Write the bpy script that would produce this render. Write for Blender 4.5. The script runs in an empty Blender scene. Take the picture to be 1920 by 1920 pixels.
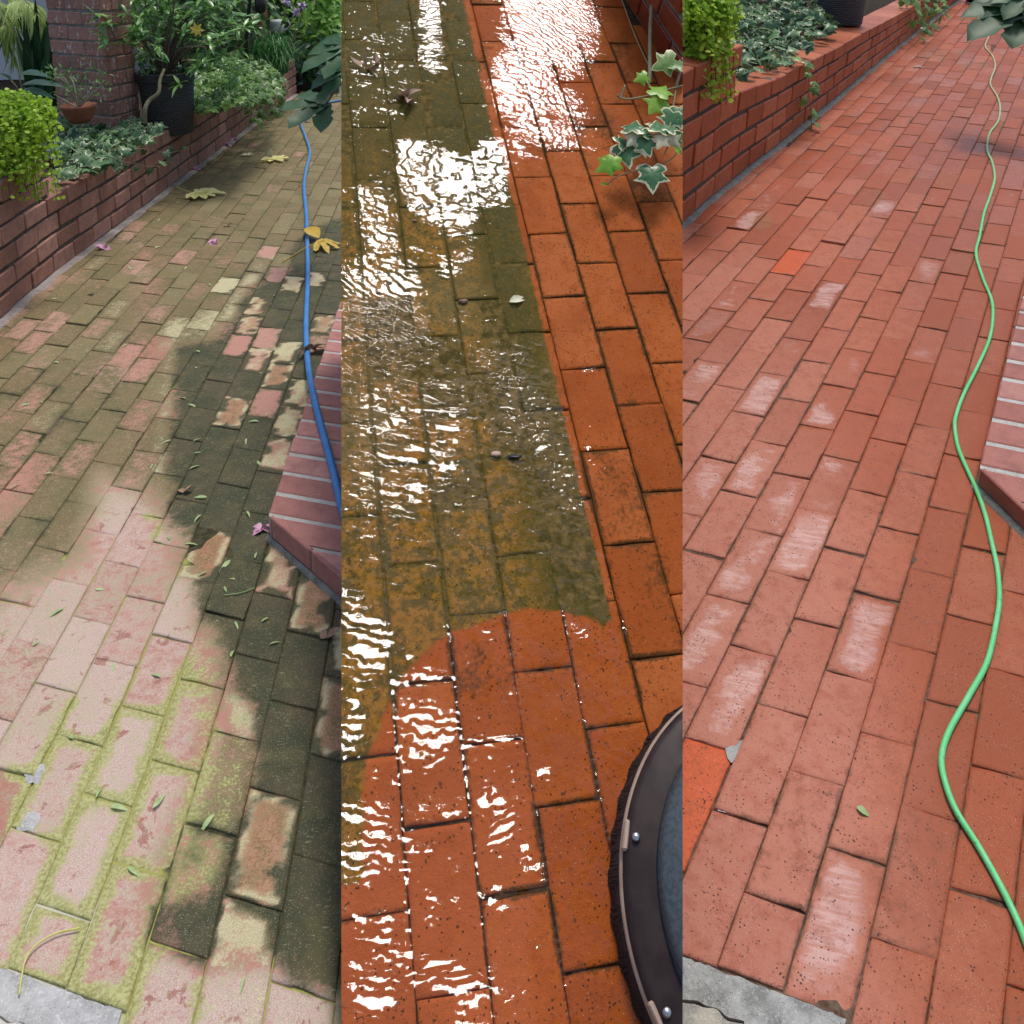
import bpy, bmesh, math, random
import numpy as np
from mathutils import Vector, Matrix, noise as mnoise

random.seed(7)
rng = np.random.default_rng(7)
sc = bpy.context.scene
col = sc.collection

# ------------------------------------------------------------------ camera
EYE = np.array([0, 0, 1.426484])
RM = np.array([[1.0, 0.0, 0.0], [0.0, -0.2079696, 0.9781353], [0.0, -0.9781353, -0.2079696]])
FPX, CX, CY = 1661.0, 960.0, 251.0
cam = bpy.data.cameras.new('camera')
cam.sensor_fit = 'HORIZONTAL'; cam.sensor_width = 36.0
cam.lens = 36.0 * FPX / 1920.0
cam.shift_y = -(960.0 - CY) / 1920.0
cam.clip_start = 0.05; cam.clip_end = 400
camo = bpy.data.objects.new('camera', cam); col.objects.link(camo)
rr, uu, bb = RM @ np.array([1, 0, 0]), RM @ np.array([0, -1, 0]), RM @ np.array([0, 0, -1])
camo.matrix_world = Matrix(((rr[0], uu[0], bb[0], EYE[0]), (rr[1], uu[1], bb[1], EYE[1]), (rr[2], uu[2], bb[2], EYE[2]), (0, 0, 0, 1)))
sc.camera = camo

# ------------------------------------------------------------------ light
SUN = np.array([0.12, 0.20, 0.97]); SUN = SUN / np.linalg.norm(SUN)
sun_el = math.asin(SUN[2]); sun_az = math.atan2(SUN[0], SUN[1])
w = bpy.data.worlds.new('World'); sc.world = w; w.use_nodes = True
nt = w.node_tree; nt.nodes.clear()
sky = nt.nodes.new('ShaderNodeTexSky'); sky.sky_type = 'NISHITA'; sky.sun_disc = False
sky.sun_elevation = sun_el; sky.sun_rotation = sun_az; sky.air_density = 1.0; sky.dust_density = 3.0; sky.ozone_density = 1.0
bg = nt.nodes.new('ShaderNodeBackground'); bg.inputs['Strength'].default_value = 0.13
wo = nt.nodes.new('ShaderNodeOutputWorld')
nt.links.new(sky.outputs[0], bg.inputs[0]); nt.links.new(bg.outputs[0], wo.inputs[0])
sl = bpy.data.lights.new('sun', 'SUN'); sl.energy = 1.5; sl.angle = math.radians(12); sl.color = (1.0, 0.95, 0.88)
so = bpy.data.objects.new('sun', sl); col.objects.link(so)
so.rotation_euler = Vector(SUN).to_track_quat('Z', 'Y').to_euler(); so.location = (0, 0, 8)
vs = sc.view_settings
vs.view_transform = 'Standard'; vs.look = 'None'; vs.gamma = 1.0; vs.use_curve_mapping = False
vs.exposure = 0.35

# ------------------------------------------------------------------ places: three walks, each a plane with a brick lattice
def _pl(bu, bv, o):
    bu, bv, o = map(np.array, (bu, bv, o)); o = o + EYE
    n = np.cross(bu, bv); n = n / np.linalg.norm(n)
    if n[2] < 0: n = -n
    return dict(bu=bu, bv=bv, o=o, n=n, A=np.linalg.pinv(np.stack([bu, bv], 1)))
PL = {1: _pl([0.096532, -0.026106, 0.0], [-0.006165, 0.089597, 0.0], [-0.823117, 1.10352, -1.426484]),
      2: _pl([0.098381, 0.017659, -0.003059], [-0.016322, 0.075838, 0.050054], [-0.19326, 1.212156, -1.169225]),
      3: _pl([0.085811, -0.026553, -0.005602], [0.062186, 0.093875, 0.011002], [0.268062, 1.104385, -1.403722])}
def ray(x, y):
    d = RM @ np.array([(x - CX) / FPX, (y - CY) / FPX, 1.0]); return d / np.linalg.norm(d)
def W(p, u, v, h=0.0):
    P = PL[p]; return P['o'] + u * P['bu'] + v * P['bv'] + h * P['n']
def X(p, x, y, h=0.0):                       # ground point (raised by h) seen in direction x, y
    P = PL[p]; r = ray(x, y); o = P['o'] + h * P['n'] - EYE
    return EYE + r * ((P['n'] @ o) / (P['n'] @ r))
def UV(p, x, y, h=0.0):
    P = PL[p]; return P['A'] @ (X(p, x, y, h) - P['o'] - h * P['n'])
def AT(x, y, Y):
    r = ray(x, y); return EYE + r * (Y / r[1])
def px(p, u, v, h=0.0):                      # arrays -> where they are seen
    P = PL[p]; u = np.asarray(u, float); v = np.asarray(v, float)
    q = P['o'] + u[..., None] * P['bu'] + v[..., None] * P['bv'] - EYE + h * P['n']
    c = q @ RM
    return CX + FPX * c[..., 0] / c[..., 2], CY + FPX * c[..., 1] / c[..., 2]
def pxP(q):
    c = (np.asarray(q) - EYE) @ RM; return CX + FPX * c[..., 0] / c[..., 2], CY + FPX * c[..., 1] / c[..., 2]
# the upright planes in which neighbouring walks are cut off against each other
def cutn(x):
    n = RM @ np.array([FPX, 0.0, CX - x]); return n / np.linalg.norm(n)
N1, N2 = cutn(640), cutn(1280)
EDGES = {1: [(-N1)], 2: [N1, -N2], 3: [N2]}  # keep the side the vector points to

# ------------------------------------------------------------------ mesh helpers
class MB:
    def __init__(s): s.v = []; s.f = []; s.a = {}; s.n = 0; s.mi = []
    def add(s, verts, faces, **attrs):
        verts = np.asarray(verts, float).reshape(-1, 3); k = len(verts)
        s.v.append(verts); s.f += [tuple(i + s.n for i in f) for f in faces]
        for key in set(list(s.a) + list(attrs)):
            if key not in s.a: s.a[key] = [np.zeros(s.n)] if s.n else []
            val = attrs.get(key, 0.0)
            s.a[key].append(np.full(k, val, float) if np.isscalar(val) else np.asarray(val, float).reshape(-1))
        s.n += k
    def build(s, name, mat, parent=None, walk=None, fill=False, smooth=True):
        V = np.concatenate(s.v) if s.v else np.zeros((0, 3))
        me = bpy.data.meshes.new(name)
        me.from_pydata(V.tolist(), [], s.f); me.update()
        for k, l in s.a.items():
            at = me.attributes.new(k, 'FLOAT', 'POINT'); at.data.foreach_set('value', np.concatenate(l).astype(np.float32))
        if walk:
            bm = bmesh.new(); bm.from_mesh(me)
            for nn in EDGES[walk]:
                r = bmesh.ops.bisect_plane(bm, geom=bm.verts[:] + bm.edges[:] + bm.faces[:], plane_co=EYE, plane_no=nn, clear_inner=True, dist=1e-6)
                if fill:
                    es = [g for g in r['geom_cut'] if isinstance(g, bmesh.types.BMEdge)]
                    bmesh.ops.holes_fill(bm, edges=es, sides=0)
            bm.to_mesh(me); bm.free()
        if parent is not None:
            me.transform(Matrix.Translation(-parent.location))
        if smooth: me.polygons.foreach_set('use_smooth', [True] * len(me.polygons))
        me.materials.append(mat)
        o = bpy.data.objects.new(name, me); col.objects.link(o)
        if parent is not None: o.parent = parent
        return o
def thing(name, label, cat, loc, group=None):
    o = bpy.data.objects.new(name, None); col.objects.link(o)
    o.location = Vector([float(c) for c in loc]); o.empty_display_size = 0.05
    o['label'] = label; o['category'] = cat
    if group: o['group'] = group
    return o
def tag(o, label, cat, group=None, kind=None):
    o['label'] = label; o['category'] = cat
    if group: o['group'] = group
    if kind: o['kind'] = kind
    return o
def struct(o, label=None):
    o['kind'] = 'structure'
    if label: o['label'] = label
    return o
def unit(v): return v / (np.linalg.norm(v) + 1e-12)
def catmull(P, n=8):
    P = np.asarray(P, float); P = np.vstack([2 * P[0] - P[1], P, 2 * P[-1] - P[-2]]); out = []
    for i in range(1, len(P) - 2):
        for t in np.linspace(0, 1, n, endpoint=False):
            a, b, c, d = P[i - 1:i + 3]
            out.append(.5 * (2 * b + (c - a) * t + (2 * a - 5 * b + 4 * c - d) * t * t + (3 * b - a - 3 * c + d) * t ** 3))
    out.append(P[-2]); return np.array(out)
def tube(mb, pts, r, seg=8, **at):
    pts = np.asarray(pts, float); n = len(pts)
    rad = np.full(n, r) if np.isscalar(r) else np.asarray(r)
    if len(rad) != n: rad = np.interp(np.linspace(0, 1, n), np.linspace(0, 1, len(rad)), rad)
    tn = np.gradient(pts, axis=0); V = []; up = np.array([0.13, 0.21, 0.97])
    for i in range(n):
        t = unit(tn[i]); a = np.cross(t, up)
        if np.linalg.norm(a) < 1e-3: a = np.cross(t, [1, 0, 0])
        a = unit(a); b = np.cross(t, a); up = unit(np.cross(a, t))
        for k in range(seg):
            an = 2 * math.pi * k / seg; V.append(pts[i] + rad[i] * (math.cos(an) * a + math.sin(an) * b))
    F = []
    for i in range(n - 1):
        for k in range(seg):
            k2 = (k + 1) % seg; F.append((i * seg + k, i * seg + k2, (i + 1) * seg + k2, (i + 1) * seg + k))
    F.append(tuple(range(seg - 1, -1, -1))); F.append(tuple((n - 1) * seg + k for k in range(seg)))
    mb.add(V, F, **at)
def lathe(mb, c, axis, prof, seg=40, x=None, **at):
    axis = unit(np.asarray(axis, float)); x = unit(np.cross(axis, [0.3, 1, 0.1])) if x is None else x; y = np.cross(axis, x)
    V = []; F = []
    for r, h in prof:
        for k in range(seg):
            an = 2 * math.pi * k / seg; V.append(c + axis * h + r * (math.cos(an) * x + math.sin(an) * y))
    for i in range(len(prof) - 1):
        for k in range(seg):
            k2 = (k + 1) % seg; F.append((i * seg + k, i * seg + k2, (i + 1) * seg + k2, (i + 1) * seg + k))
    if prof[0][0] > 1e-5: F.append(tuple(range(seg - 1, -1, -1)))
    if prof[-1][0] > 1e-5: F.append(tuple((len(prof) - 1) * seg + k for k in range(seg)))
    mb.add(V, F, **at)
def leaf_lance(mb, base, d, n, L, wd, droop=0.15, fold=0.25, **at):
    d = unit(d); s = unit(np.cross(d, n)); n = np.cross(s, d)
    T = [0, .12, .32, .55, .8, 1]; Wd = [.06, .55, 1, .92, .5, .02]; V = []; rim = []
    for t, ww in zip(T, Wd):
        c = base + d * L * t - n * L * droop * t * t * 1.6
        V += [c - s * wd * ww * .5 + n * wd * ww * fold * .5, c, c + s * wd * ww * .5 + n * wd * ww * fold * .5]; rim += [1, 0, 1]
    F = []
    for i in range(5):
        a = i * 3; F += [(a, a + 1, a + 4, a + 3), (a + 1, a + 2, a + 5, a + 4)]
    mb.add(V, F, rim=rim, **at)
IVY = [(0.0, 0.02), (0.2, -0.14), (0.46, -0.08), (0.52, 0.06), (0.36, 0.24), (0.44, 0.36), (0.6, 0.46), (0.4, 0.54), (0.22, 0.6), (0.13, 0.8), (0.0, 1.0)]
def leaf_ivy(mb, base, d, n, L, cup=0.12, **at):
    d = unit(d); s = unit(np.cross(d, n)); n = np.cross(s, d)
    out = IVY + [(-x, y) for x, y in IVY[-2:0:-1]]
    c = base + d * L * .3
    V = [c]; rim = [0.0]
    for k in (.55, 1.0):
        for x, y in out:
            jx = x + random.uniform(-.03, .03); jy = y + random.uniform(-.03, .03)
            qx, qy = jx * k, .3 + (jy - .3) * k
            hh = -cup * L * (k * k) * (abs(qx) * 1.2 + max(0, qy - .3) * .9) + (0.03 * L if k < .8 else random.uniform(-.02, .02) * L)
            V.append(base + s * L * qx + d * L * qy + n * hh); rim.append(0.35 if k < .8 else 1.0)
    m = len(out); F = []
    for i in range(m):
        j = (i + 1) % m
        F += [(0, 1 + i, 1 + j), (1 + i, 1 + m + i, 1 + m + j, 1 + j)]
    mb.add(V, F, rim=rim, **at)
def leaf_palmate(mb, c, d, n, L, lobes=7, spread=125, wl=.2, curl=.15, **at):
    d = unit(d); s = unit(np.cross(d, n)); n = np.cross(s, d)
    for i in range(lobes):
        a = math.radians(-spread + 2 * spread * i / (lobes - 1)); ll = L * (1.0 - .45 * abs(a) / math.radians(130)) * random.uniform(.9, 1.08)
        dd = math.cos(a) * d + math.sin(a) * s; ss = -math.sin(a) * d + math.cos(a) * s
        T = np.linspace(0, 1, 9); V = []; rim = []
        for t in T:
            ww = L * wl * (0.62 + 1.5 * t - 0.6 * t * t) * max(0.0, 1 - t ** 6) ** .6 * (1 + .2 * math.sin(t * 21 + i * 1.7))
            ww = max(ww, L * .006)
            cc = c + dd * ll * t - n * curl * L * t * t * random.uniform(.7, 1.2) + n * 0.004 * L * i
            lift = n * ww * .18
            V += [cc - ss * ww * .5 + lift, cc, cc + ss * ww * .5 + lift]; rim += [1, 0, 1]
        F = []
        for k in range(8):
            b = k * 3; F += [(b, b + 1, b + 4, b + 3), (b + 1, b + 2, b + 5, b + 4)]
        mb.add(V, F, rim=rim, **at)
def blob(mb, c, r, seg=10, squash=(1, 1, 1), rough=.25, **at):
    V = []; F = []; rows = seg // 2 + 1
    off = random.uniform(0, 99)
    for i in range(rows):
        th = math.pi * i / (rows - 1)
        for k in range(seg):
            ph = 2 * math.pi * k / seg; q = np.array([math.sin(th) * math.cos(ph), math.sin(th) * math.sin(ph), math.cos(th)])
            rr_ = r * (1 + rough * mnoise.noise(Vector(q * 1.7 + off))); V.append(np.asarray(c) + q * rr_ * np.array(squash))
    for i in range(rows - 1):
        for k in range(seg):
            k2 = (k + 1) % seg; F.append((i * seg + k, (i + 1) * seg + k, (i + 1) * seg + k2, i * seg + k2))
    mb.add(V, F, **at)
def hexa(mb, f, s0, s1, d0, d1, h0, h1, bev=.004, jit=.0015, **at):
    # a brick in the frame f(s, d, h); chamfered, slightly irregular
    bv = (bev,) * 3 if np.isscalar(bev) else bev; jt = np.full(3, jit) if np.isscalar(jit) else np.array(jit)
    S = [(s0, s0 + bv[0]), (s1, s1 - bv[0])]; D = [(d0, d0 + bv[1]), (d1, d1 - bv[1])]; H = [(h0, h0 + bv[2]), (h1, h1 - bv[2])]
    V = []; idx = {}
    for i in (0, 1):
        for j in (0, 1):
            for k in (0, 1):
                j3 = rng.normal(0, 1, 3) * jt
                for ax in range(3):
                    q = [S[i][1], D[j][1], H[k][1]]; q[ax] = (S, D, H)[ax][(i, j, k)[ax]][0]
                    idx[(i, j, k, ax)] = len(V); V.append(f(q[0] + j3[0], q[1] + j3[1], q[2] + j3[2]))
    F = []
    def quad(ax, s):
        o = [a for a in range(3) if a != ax]; c = []
        for a, b in ((0, 0), (1, 0), (1, 1), (0, 1)):
            t = [0, 0, 0]; t[ax] = s; t[o[0]] = a; t[o[1]] = b; c.append(idx[(t[0], t[1], t[2], ax)])
        return c
    for ax in range(3):
        for s in (0, 1): F.append(tuple(quad(ax, s)))
    for ax in range(3):                       # edges along ax
        o = [a for a in range(3) if a != ax]
        for a in (0, 1):
            for b in (0, 1):
                c = []
                for e, seq in ((0, (o[0], o[1])), (1, (o[1], o[0]))):
                    t = [0, 0, 0]; t[ax] = e; t[o[0]] = a; t[o[1]] = b
                    for z in seq: c.append(idx[(t[0], t[1], t[2], z)])
                F.append(tuple(c))
    for i in (0, 1):
        for j in (0, 1):
            for k in (0, 1): F.append(tuple(idx[(i, j, k, ax)] for ax in range(3)))
    mb.add(V, F, **at)

def vnoise(x, y, seed):
    # value noise on arrays, 0..1
    r = np.random.default_rng(seed); T = r.random((256, 256)); xi = np.floor(x).astype(int); yi = np.floor(y).astype(int); fx = x - xi; fy = y - yi
    fx = fx * fx * (3 - 2 * fx); fy = fy * fy * (3 - 2 * fy); g = lambda a, b: T[a % 256, b % 256]
    return (g(xi, yi) * (1 - fx) + g(xi + 1, yi) * fx) * (1 - fy) + (g(xi, yi + 1) * (1 - fx) + g(xi + 1, yi + 1) * fx) * fy
def fbm(x, y, seed, o=4):
    s = 0; a = .5; t = 0
    for i in range(o): s = s + a * vnoise(x * 2 ** i, y * 2 ** i, seed + i); t += a; a *= .55
    return s / t
# ------------------------------------------------------------------ node helpers
class NM:
    def __init__(s, name):
        s.m = bpy.data.materials.new(name); s.m.use_nodes = True; s.t = s.m.node_tree; s.t.nodes.clear()
        s.out = s.t.nodes.new('ShaderNodeOutputMaterial'); s.b = s.t.nodes.new('ShaderNodeBsdfPrincipled')
        s.t.links.new(s.b.outputs[0], s.out.inputs[0])
        s.geo = s.t.nodes.new('ShaderNodeNewGeometry')
    def L(s, a, b): s.t.links.new(a, b)
    def attr(s, n):
        x = s.t.nodes.new('ShaderNodeAttribute'); x.attribute_name = n; return x.outputs['Fac']
    def noise(s, scale, detail=4, rough=.55, dist=0.0, vec=None):
        x = s.t.nodes.new('ShaderNodeTexNoise'); x.inputs['Scale'].default_value = scale; x.inputs['Detail'].default_value = detail
        x.inputs['Roughness'].default_value = rough; x.inputs['Distortion'].default_value = dist
        s.L(vec or s.geo.outputs['Position'], x.inputs['Vector']); return x.outputs['Fac']
    def voro(s, scale, feature='F1', vec=None, out='Distance', rand=1.0):
        x = s.t.nodes.new('ShaderNodeTexVoronoi'); x.feature = feature; x.inputs['Scale'].default_value = scale
        x.inputs['Randomness'].default_value = rand
        s.L(vec or s.geo.outputs['Position'], x.inputs['Vector']); return x.outputs[out]
    def math(s, op, a, b=None, clamp=False):
        x = s.t.nodes.new('ShaderNodeMath'); x.operation = op; x.use_clamp = clamp
        for i, q in enumerate((a, b)):
            if q is None: continue
            if isinstance(q, (int, float)): x.inputs[i].default_value = q
            else: s.L(q, x.inputs[i])
        return x.outputs[0]
    def step(s, a, lo, hi, to0=0.0, to1=1.0):
        x = s.t.nodes.new('ShaderNodeMapRange'); x.interpolation_type = 'SMOOTHSTEP'
        s.L(a, x.inputs['Value']); x.inputs['From Min'].default_value = lo; x.inputs['From Max'].default_value = hi
        x.inputs['To Min'].default_value = to0; x.inputs['To Max'].default_value = to1; return x.outputs[0]
    def mix(s, f, a, b, blend='MIX'):
        x = s.t.nodes.new('ShaderNodeMix'); x.data_type = 'RGBA'; x.blend_type = blend
        for i, q in ((0, f), (6, a), (7, b)):
            if isinstance(q, (int, float)): x.inputs[i].default_value = q
            elif isinstance(q, tuple): x.inputs[i].default_value = q + (1,)
            else: s.L(q, x.inputs[i])
        return x.outputs[2]
    def cover(s, a, nz, k=.9, w=.12):       # attribute broken up by noise, then thresholded
        q = s.math('ADD', a, s.math('MULTIPLY', s.math('SUBTRACT', nz, .5), k))
        return s.step(q, .5 - w, .5 + w)
    def ramp3(s, f, c0, c1, c2):
        x = s.t.nodes.new('ShaderNodeValToRGB'); e = x.color_ramp.elements
        e[0].color = c0 + (1,); e[1].color = c2 + (1,); m = e.new(.5); m.color = c1 + (1,)
        s.L(f, x.inputs[0]); return x.outputs[0]
    def scalevec(s, sx, sy, sz, rot=(0, 0, 0)):
        x = s.t.nodes.new('ShaderNodeMapping'); x.inputs['Scale'].default_value = (sx, sy, sz); x.inputs['Rotation'].default_value = rot
        s.L(s.geo.outputs['Position'], x.inputs['Vector']); return x.outputs[0]
    def bump(s, h, dist, strength=1.0, prev=None):
        x = s.t.nodes.new('ShaderNodeBump'); x.inputs['Distance'].default_value = dist; x.inputs['Strength'].default_value = strength
        s.L(h, x.inputs['Height'])
        if prev is not None: s.L(prev, x.inputs['Normal'])
        return x.outputs[0]
    def set(s, **k):
        for n, q in k.items():
            i = s.b.inputs[n.replace('_', ' ')]
            if isinstance(q, tuple): i.default_value = q + (1,) if len(q) == 3 else q
            elif isinstance(q, (int, float)): i.default_value = q
            else: s.L(q, i)
        return s
def simple(name, c, rough=.6, c2=None, scale=40, metal=0.0, bump=0.0, spec=.5):
    m = NM(name); nz = m.noise(scale, 5)
    m.set(Base_Color=m.mix(m.step(nz, .35, .65), c, c2 or tuple(q * .8 for q in c)), Roughness=rough, Metallic=metal)
    m.b.inputs['Specular IOR Level'].default_value = spec
    if bump: m.set(Normal=m.bump(nz, bump))
    return m.m
def leafmat(name, dark, light, edge=None, edgew=.75, rough=.35, trans=.3, tcol=None):
    m = NM(name); r = m.attr('rnd'); c = m.mix(r, dark, light)
    c = m.mix(m.step(m.noise(70, 3), .3, .7, 0, .35), c, tuple(min(1, q * 1.35) for q in light))
    if edge:
        rim = m.math('ADD', m.attr('rim'), m.math('MULTIPLY', m.math('SUBTRACT', m.noise(160, 3), .5), .5))
        vg = m.math('MULTIPLY', m.step(rim, edgew, edgew + .12), m.step(m.attr('rn2'), .5, .55))
        c = m.mix(vg, c, edge)
    m.set(Base_Color=c, Roughness=rough)
    tr = m.t.nodes.new('ShaderNodeBsdfTranslucent'); mx = m.t.nodes.new('ShaderNodeMixShader'); mx.inputs[0].default_value = trans
    if tcol: tr.inputs[0].default_value = tcol + (1,)
    else: m.L(c, tr.inputs[0])
    m.L(m.b.outputs[0], mx.inputs[1]); m.L(tr.outputs[0], mx.inputs[2]); m.L(mx.outputs[0], m.out.inputs[0])
    return m.m
# ------------------------------------------------------------------ materials
def brick_dirty():
    m = NM('algae_brick'); rnd = m.attr('rnd'); rn2 = m.attr('rn2')
    big = m.noise(9, 4); mid = m.noise(38, 5, .62); fine = m.noise(190, 5, .65); grain = m.noise(700, 3, .7); pat = m.noise(17, 6, .66, .5)
    c = m.ramp3(rnd, (.43, .205, .15), (.49, .255, .195), (.53, .32, .26))
    c = m.mix(m.math('MULTIPLY', m.cover(m.attr('och'), mid, .9, .25), .85), c, m.mix(m.step(fine, .4, .65), (.40, .235, .115), (.34, .175, .085)))
    c = m.mix(m.step(fine, .5, .8, 0, .5), c, (.30, .10, .075))
    c = m.mix(m.step(grain, .62, .75, 0, .7), c, (.72, .55, .46))
    bl = m.cover(m.attr('pale_zone'), m.math('ADD', m.math('MULTIPLY', mid, .5), m.math('MULTIPLY', fine, .5)), 1.7, .2)       # paler grainy tone of the near left zone
    c = m.mix(m.math('MULTIPLY', bl, .8), c, m.mix(m.step(grain, .42, .6), (.48, .34, .285), (.72, .62, .55)))
    red = m.math('MULTIPLY', m.step(pat, .585, .615), m.step(m.attr('pale_zone'), .3, .6))     # flaked places down to the red
    c = m.mix(m.math('MULTIPLY', red, .8), c, (.34, .125, .10))
    al = m.cover(m.attr('alg'), m.math('ADD', m.math('MULTIPLY', mid, .6), m.math('MULTIPLY', fine, .4)), 1.5, .22)
    ac = m.mix(m.step(big, .35, .65), (.135, .125, .045), (.20, .145, .065)); ac = m.mix(m.step(fine, .45, .7), ac, (.10, .095, .04))
    ac = m.mix(m.step(rn2, .55, .95, 0, .6), ac, (.22, .20, .09)); ac = m.mix(m.step(m.noise(48, 6, .78), .54, .66, 0, .55), ac, (.33, .30, .18)); ac = m.mix(m.step(grain, .53, .67, 0, .75), ac, (.42, .39, .24))
    ac = m.mix(m.math('MULTIPLY', m.attr('pale_zone'), 1.3, True), ac, m.mix(m.step(fine, .4, .65), (.46, .40, .24), (.56, .50, .34)))
    c = m.mix(m.math('MULTIPLY', al, .93), c, ac)
    cr = m.cover(m.attr('crust'), m.math('ADD', m.math('MULTIPLY', mid, .4), m.math('MULTIPLY', fine, .6)), 1.6, .16)      # pale lichen crust
    cc = m.mix(m.step(grain, .4, .62), (.46, .42, .20), (.72, .68, .47)); c = m.mix(m.math('MULTIPLY', cr, .85), c, cc)
    li = m.cover(m.attr('lime'), m.math('ADD', m.math('MULTIPLY', mid, .5), m.math('MULTIPLY', fine, .5)), 1.6, .14)       # lime green moss
    c = m.mix(m.math('MULTIPLY', li, .9), c, m.mix(m.step(fine, .38, .62), (.29, .30, .09), (.50, .50, .22)))
    dk = m.cover(m.attr('dark'), m.math('ADD', m.math('MULTIPLY', mid, .5), m.math('MULTIPLY', m.noise(95, 6, .75), .5)), 1.7, .3)      # black green film
    dc = m.mix(m.step(big, .4, .6), (.055, .062, .034), (.085, .078, .044)); dc = m.mix(m.step(grain, .55, .7, 0, .65), dc, (.20, .20, .13))
    dc = m.mix(m.step(fine, .58, .75, 0, .55), dc, (.13, .105, .06)); dc = m.mix(m.step(m.noise(30, 6, .7), .54, .68, 0, .55), dc, (.18, .125, .06)); dc = m.mix(m.step(m.noise(13, 5, .65), .50, .66, 0, .6), dc, (.125, .115, .05))
    c = m.mix(m.math('MULTIPLY', dk, .96), c, dc)
    sp = m.voro(260); spk = m.math('MULTIPLY', m.step(sp, .16, .1), m.step(m.noise(30, 2), .45, .6)); c = m.mix(m.math('MULTIPLY', spk, .75), c, (.03, .025, .018))
    sp2 = m.voro(330, vec=m.scalevec(1, 1, 1, (0, 0, .7))); c = m.mix(m.math('MULTIPLY', m.step(sp2, .17, .1), .7), c, (.80, .76, .66))
    fb = m.noise(90, 2, .4, 1.4, m.scalevec(1, 5, 1, (0, 0, .6))); fb = m.math('MULTIPLY', m.step(fb, .655, .675), m.step(m.noise(22, 2), .45, .55))
    c = m.mix(m.math('MULTIPLY', fb, .55), c, (.42, .40, .22))
    m.set(Base_Color=c, Roughness=m.step(fine, .3, .7, .6, .9))
    m.b.inputs['Specular IOR Level'].default_value = .15
    h = m.math('ADD', m.math('MULTIPLY', mid, .5), m.math('MULTIPLY', fine, .5)); n = m.bump(h, .004, .8); n = m.bump(m.math('ADD', grain, m.step(sp, .0, .16)), .0012, .8, n)
    m.set(Normal=n); return m.m
def brick_clean():
    m = NM('washed_brick'); rnd = m.attr('rnd'); rn2 = m.attr('rn2')
    big = m.noise(7, 4); mid = m.noise(36, 5, .62); fine = m.noise(170, 5, .65); grain = m.noise(650, 3, .7)
    c = m.ramp3(rnd, (.30, .074, .026), (.40, .102, .042), (.45, .148, .076))
    c = m.mix(m.step(rn2, .82, .95, 0, .55), c, (.27, .075, .038)); c = m.mix(m.step(rn2, .14, .04, 0, .45), c, (.50, .22, .15))
    pk = m.cover(m.attr('pink'), m.math('ADD', m.math('MULTIPLY', mid, .6), m.math('MULTIPLY', rn2, .4)), 1.1, .35)
    c = m.mix(m.math('MULTIPLY', pk, .8), c, (.49, .20, .135))
    c = m.mix(m.step(mid, .42, .72, 0, .45), c, (.37, .075, .04)); c = m.mix(m.step(fine, .52, .8, 0, .5), c, (.30, .065, .04))
    c = m.mix(m.attr('orange'), c, m.mix(m.step(fine, .4, .7), (.62, .115, .034), (.52, .09, .026)))
    c = m.mix(m.math('MULTIPLY', m.cover(m.attr('tan'), mid, 1.0, .2), .6), c, (.30, .13, .055))
    arcv = m.scalevec(.085, .0125, .0125, (0, 0, -.22)); arcv.node.vector_type = 'TEXTURE'; arcn = m.noise(1.0, 4, .6, .9, arcv)
    arc = m.t.nodes.new('ShaderNodeTexWave'); arc.wave_type = 'RINGS'; arc.inputs['Scale'].default_value = 13; arc.inputs['Distortion'].default_value = 14; arc.inputs['Detail'].default_value = 4; arc.inputs['Detail Scale'].default_value = 1.1
    m.L(m.geo.outputs['Position'], arc.inputs['Vector'])
    sc_ = m.math('MULTIPLY', m.cover(m.attr('scuff_sheen'), mid, 1.2, .22), m.math('ADD', .45, m.math('MULTIPLY', m.step(arcn, .42, .6), .55)))   # pale swirls: gloss of the scrubbed brick put into the colour
    c = m.mix(m.math('MULTIPLY', sc_, .72), c, (.66, .43, .38))
    dt = m.math('MULTIPLY', m.step(m.noise(80, 5, .7), .6, .66), m.step(m.noise(24, 3), .46, .6))
    c = m.mix(m.math('MULTIPLY', dt, .5), c, (.16, .07, .05))
    fl = m.math('MULTIPLY', m.step(m.noise(210, 2, .4, .8), .66, .70), m.step(m.noise(17, 3), .44, .58)); c = m.mix(m.math('MULTIPLY', fl, .8), c, (.07, .035, .022))
    wet = m.cover(m.attr('wet'), m.math('ADD', m.math('MULTIPLY', big, .6), m.math('MULTIPLY', mid, .4)), 1.3, .3)
    c = m.mix(m.math('MULTIPLY', wet, .6), c, m.mix(mid, (.34, .082, .026), (.27, .062, .02)))
    sp = m.voro(150); pit = m.math('MULTIPLY', m.step(m.math('ADD', sp, m.math('MULTIPLY', m.noise(55, 2), .4)), .44, .34), m.step(m.noise(26, 3), .44, .58)); c = m.mix(m.math('MULTIPLY', pit, .9), c, (.045, .02, .015))
    sp2 = m.voro(300, vec=m.scalevec(1, 1, 1, (0, 0, .7))); wsp = m.math('MULTIPLY', m.step(sp2, .17, .1), m.step(m.noise(15, 2), .4, .6)); c = m.mix(m.math('MULTIPLY', wsp, .7), c, (.72, .58, .50))
    c = m.mix(m.math('MULTIPLY', m.cover(m.attr('dirt'), m.math('ADD', m.math('MULTIPLY', mid, .4), m.math('MULTIPLY', m.noise(95, 6, .75), .6)), 1.7, .2), .7), c, m.mix(big, (.13, .06, .035), (.12, .085, .05)))
    c = m.mix(m.step(m.noise(16, 6, .72), .52, .72, 0, .5), c, (.30, .075, .032))
    r = m.step(m.math('ADD', m.math('MULTIPLY', rn2, .6), m.math('MULTIPLY', mid, .4)), .25, .75, .34, .6)
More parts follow.
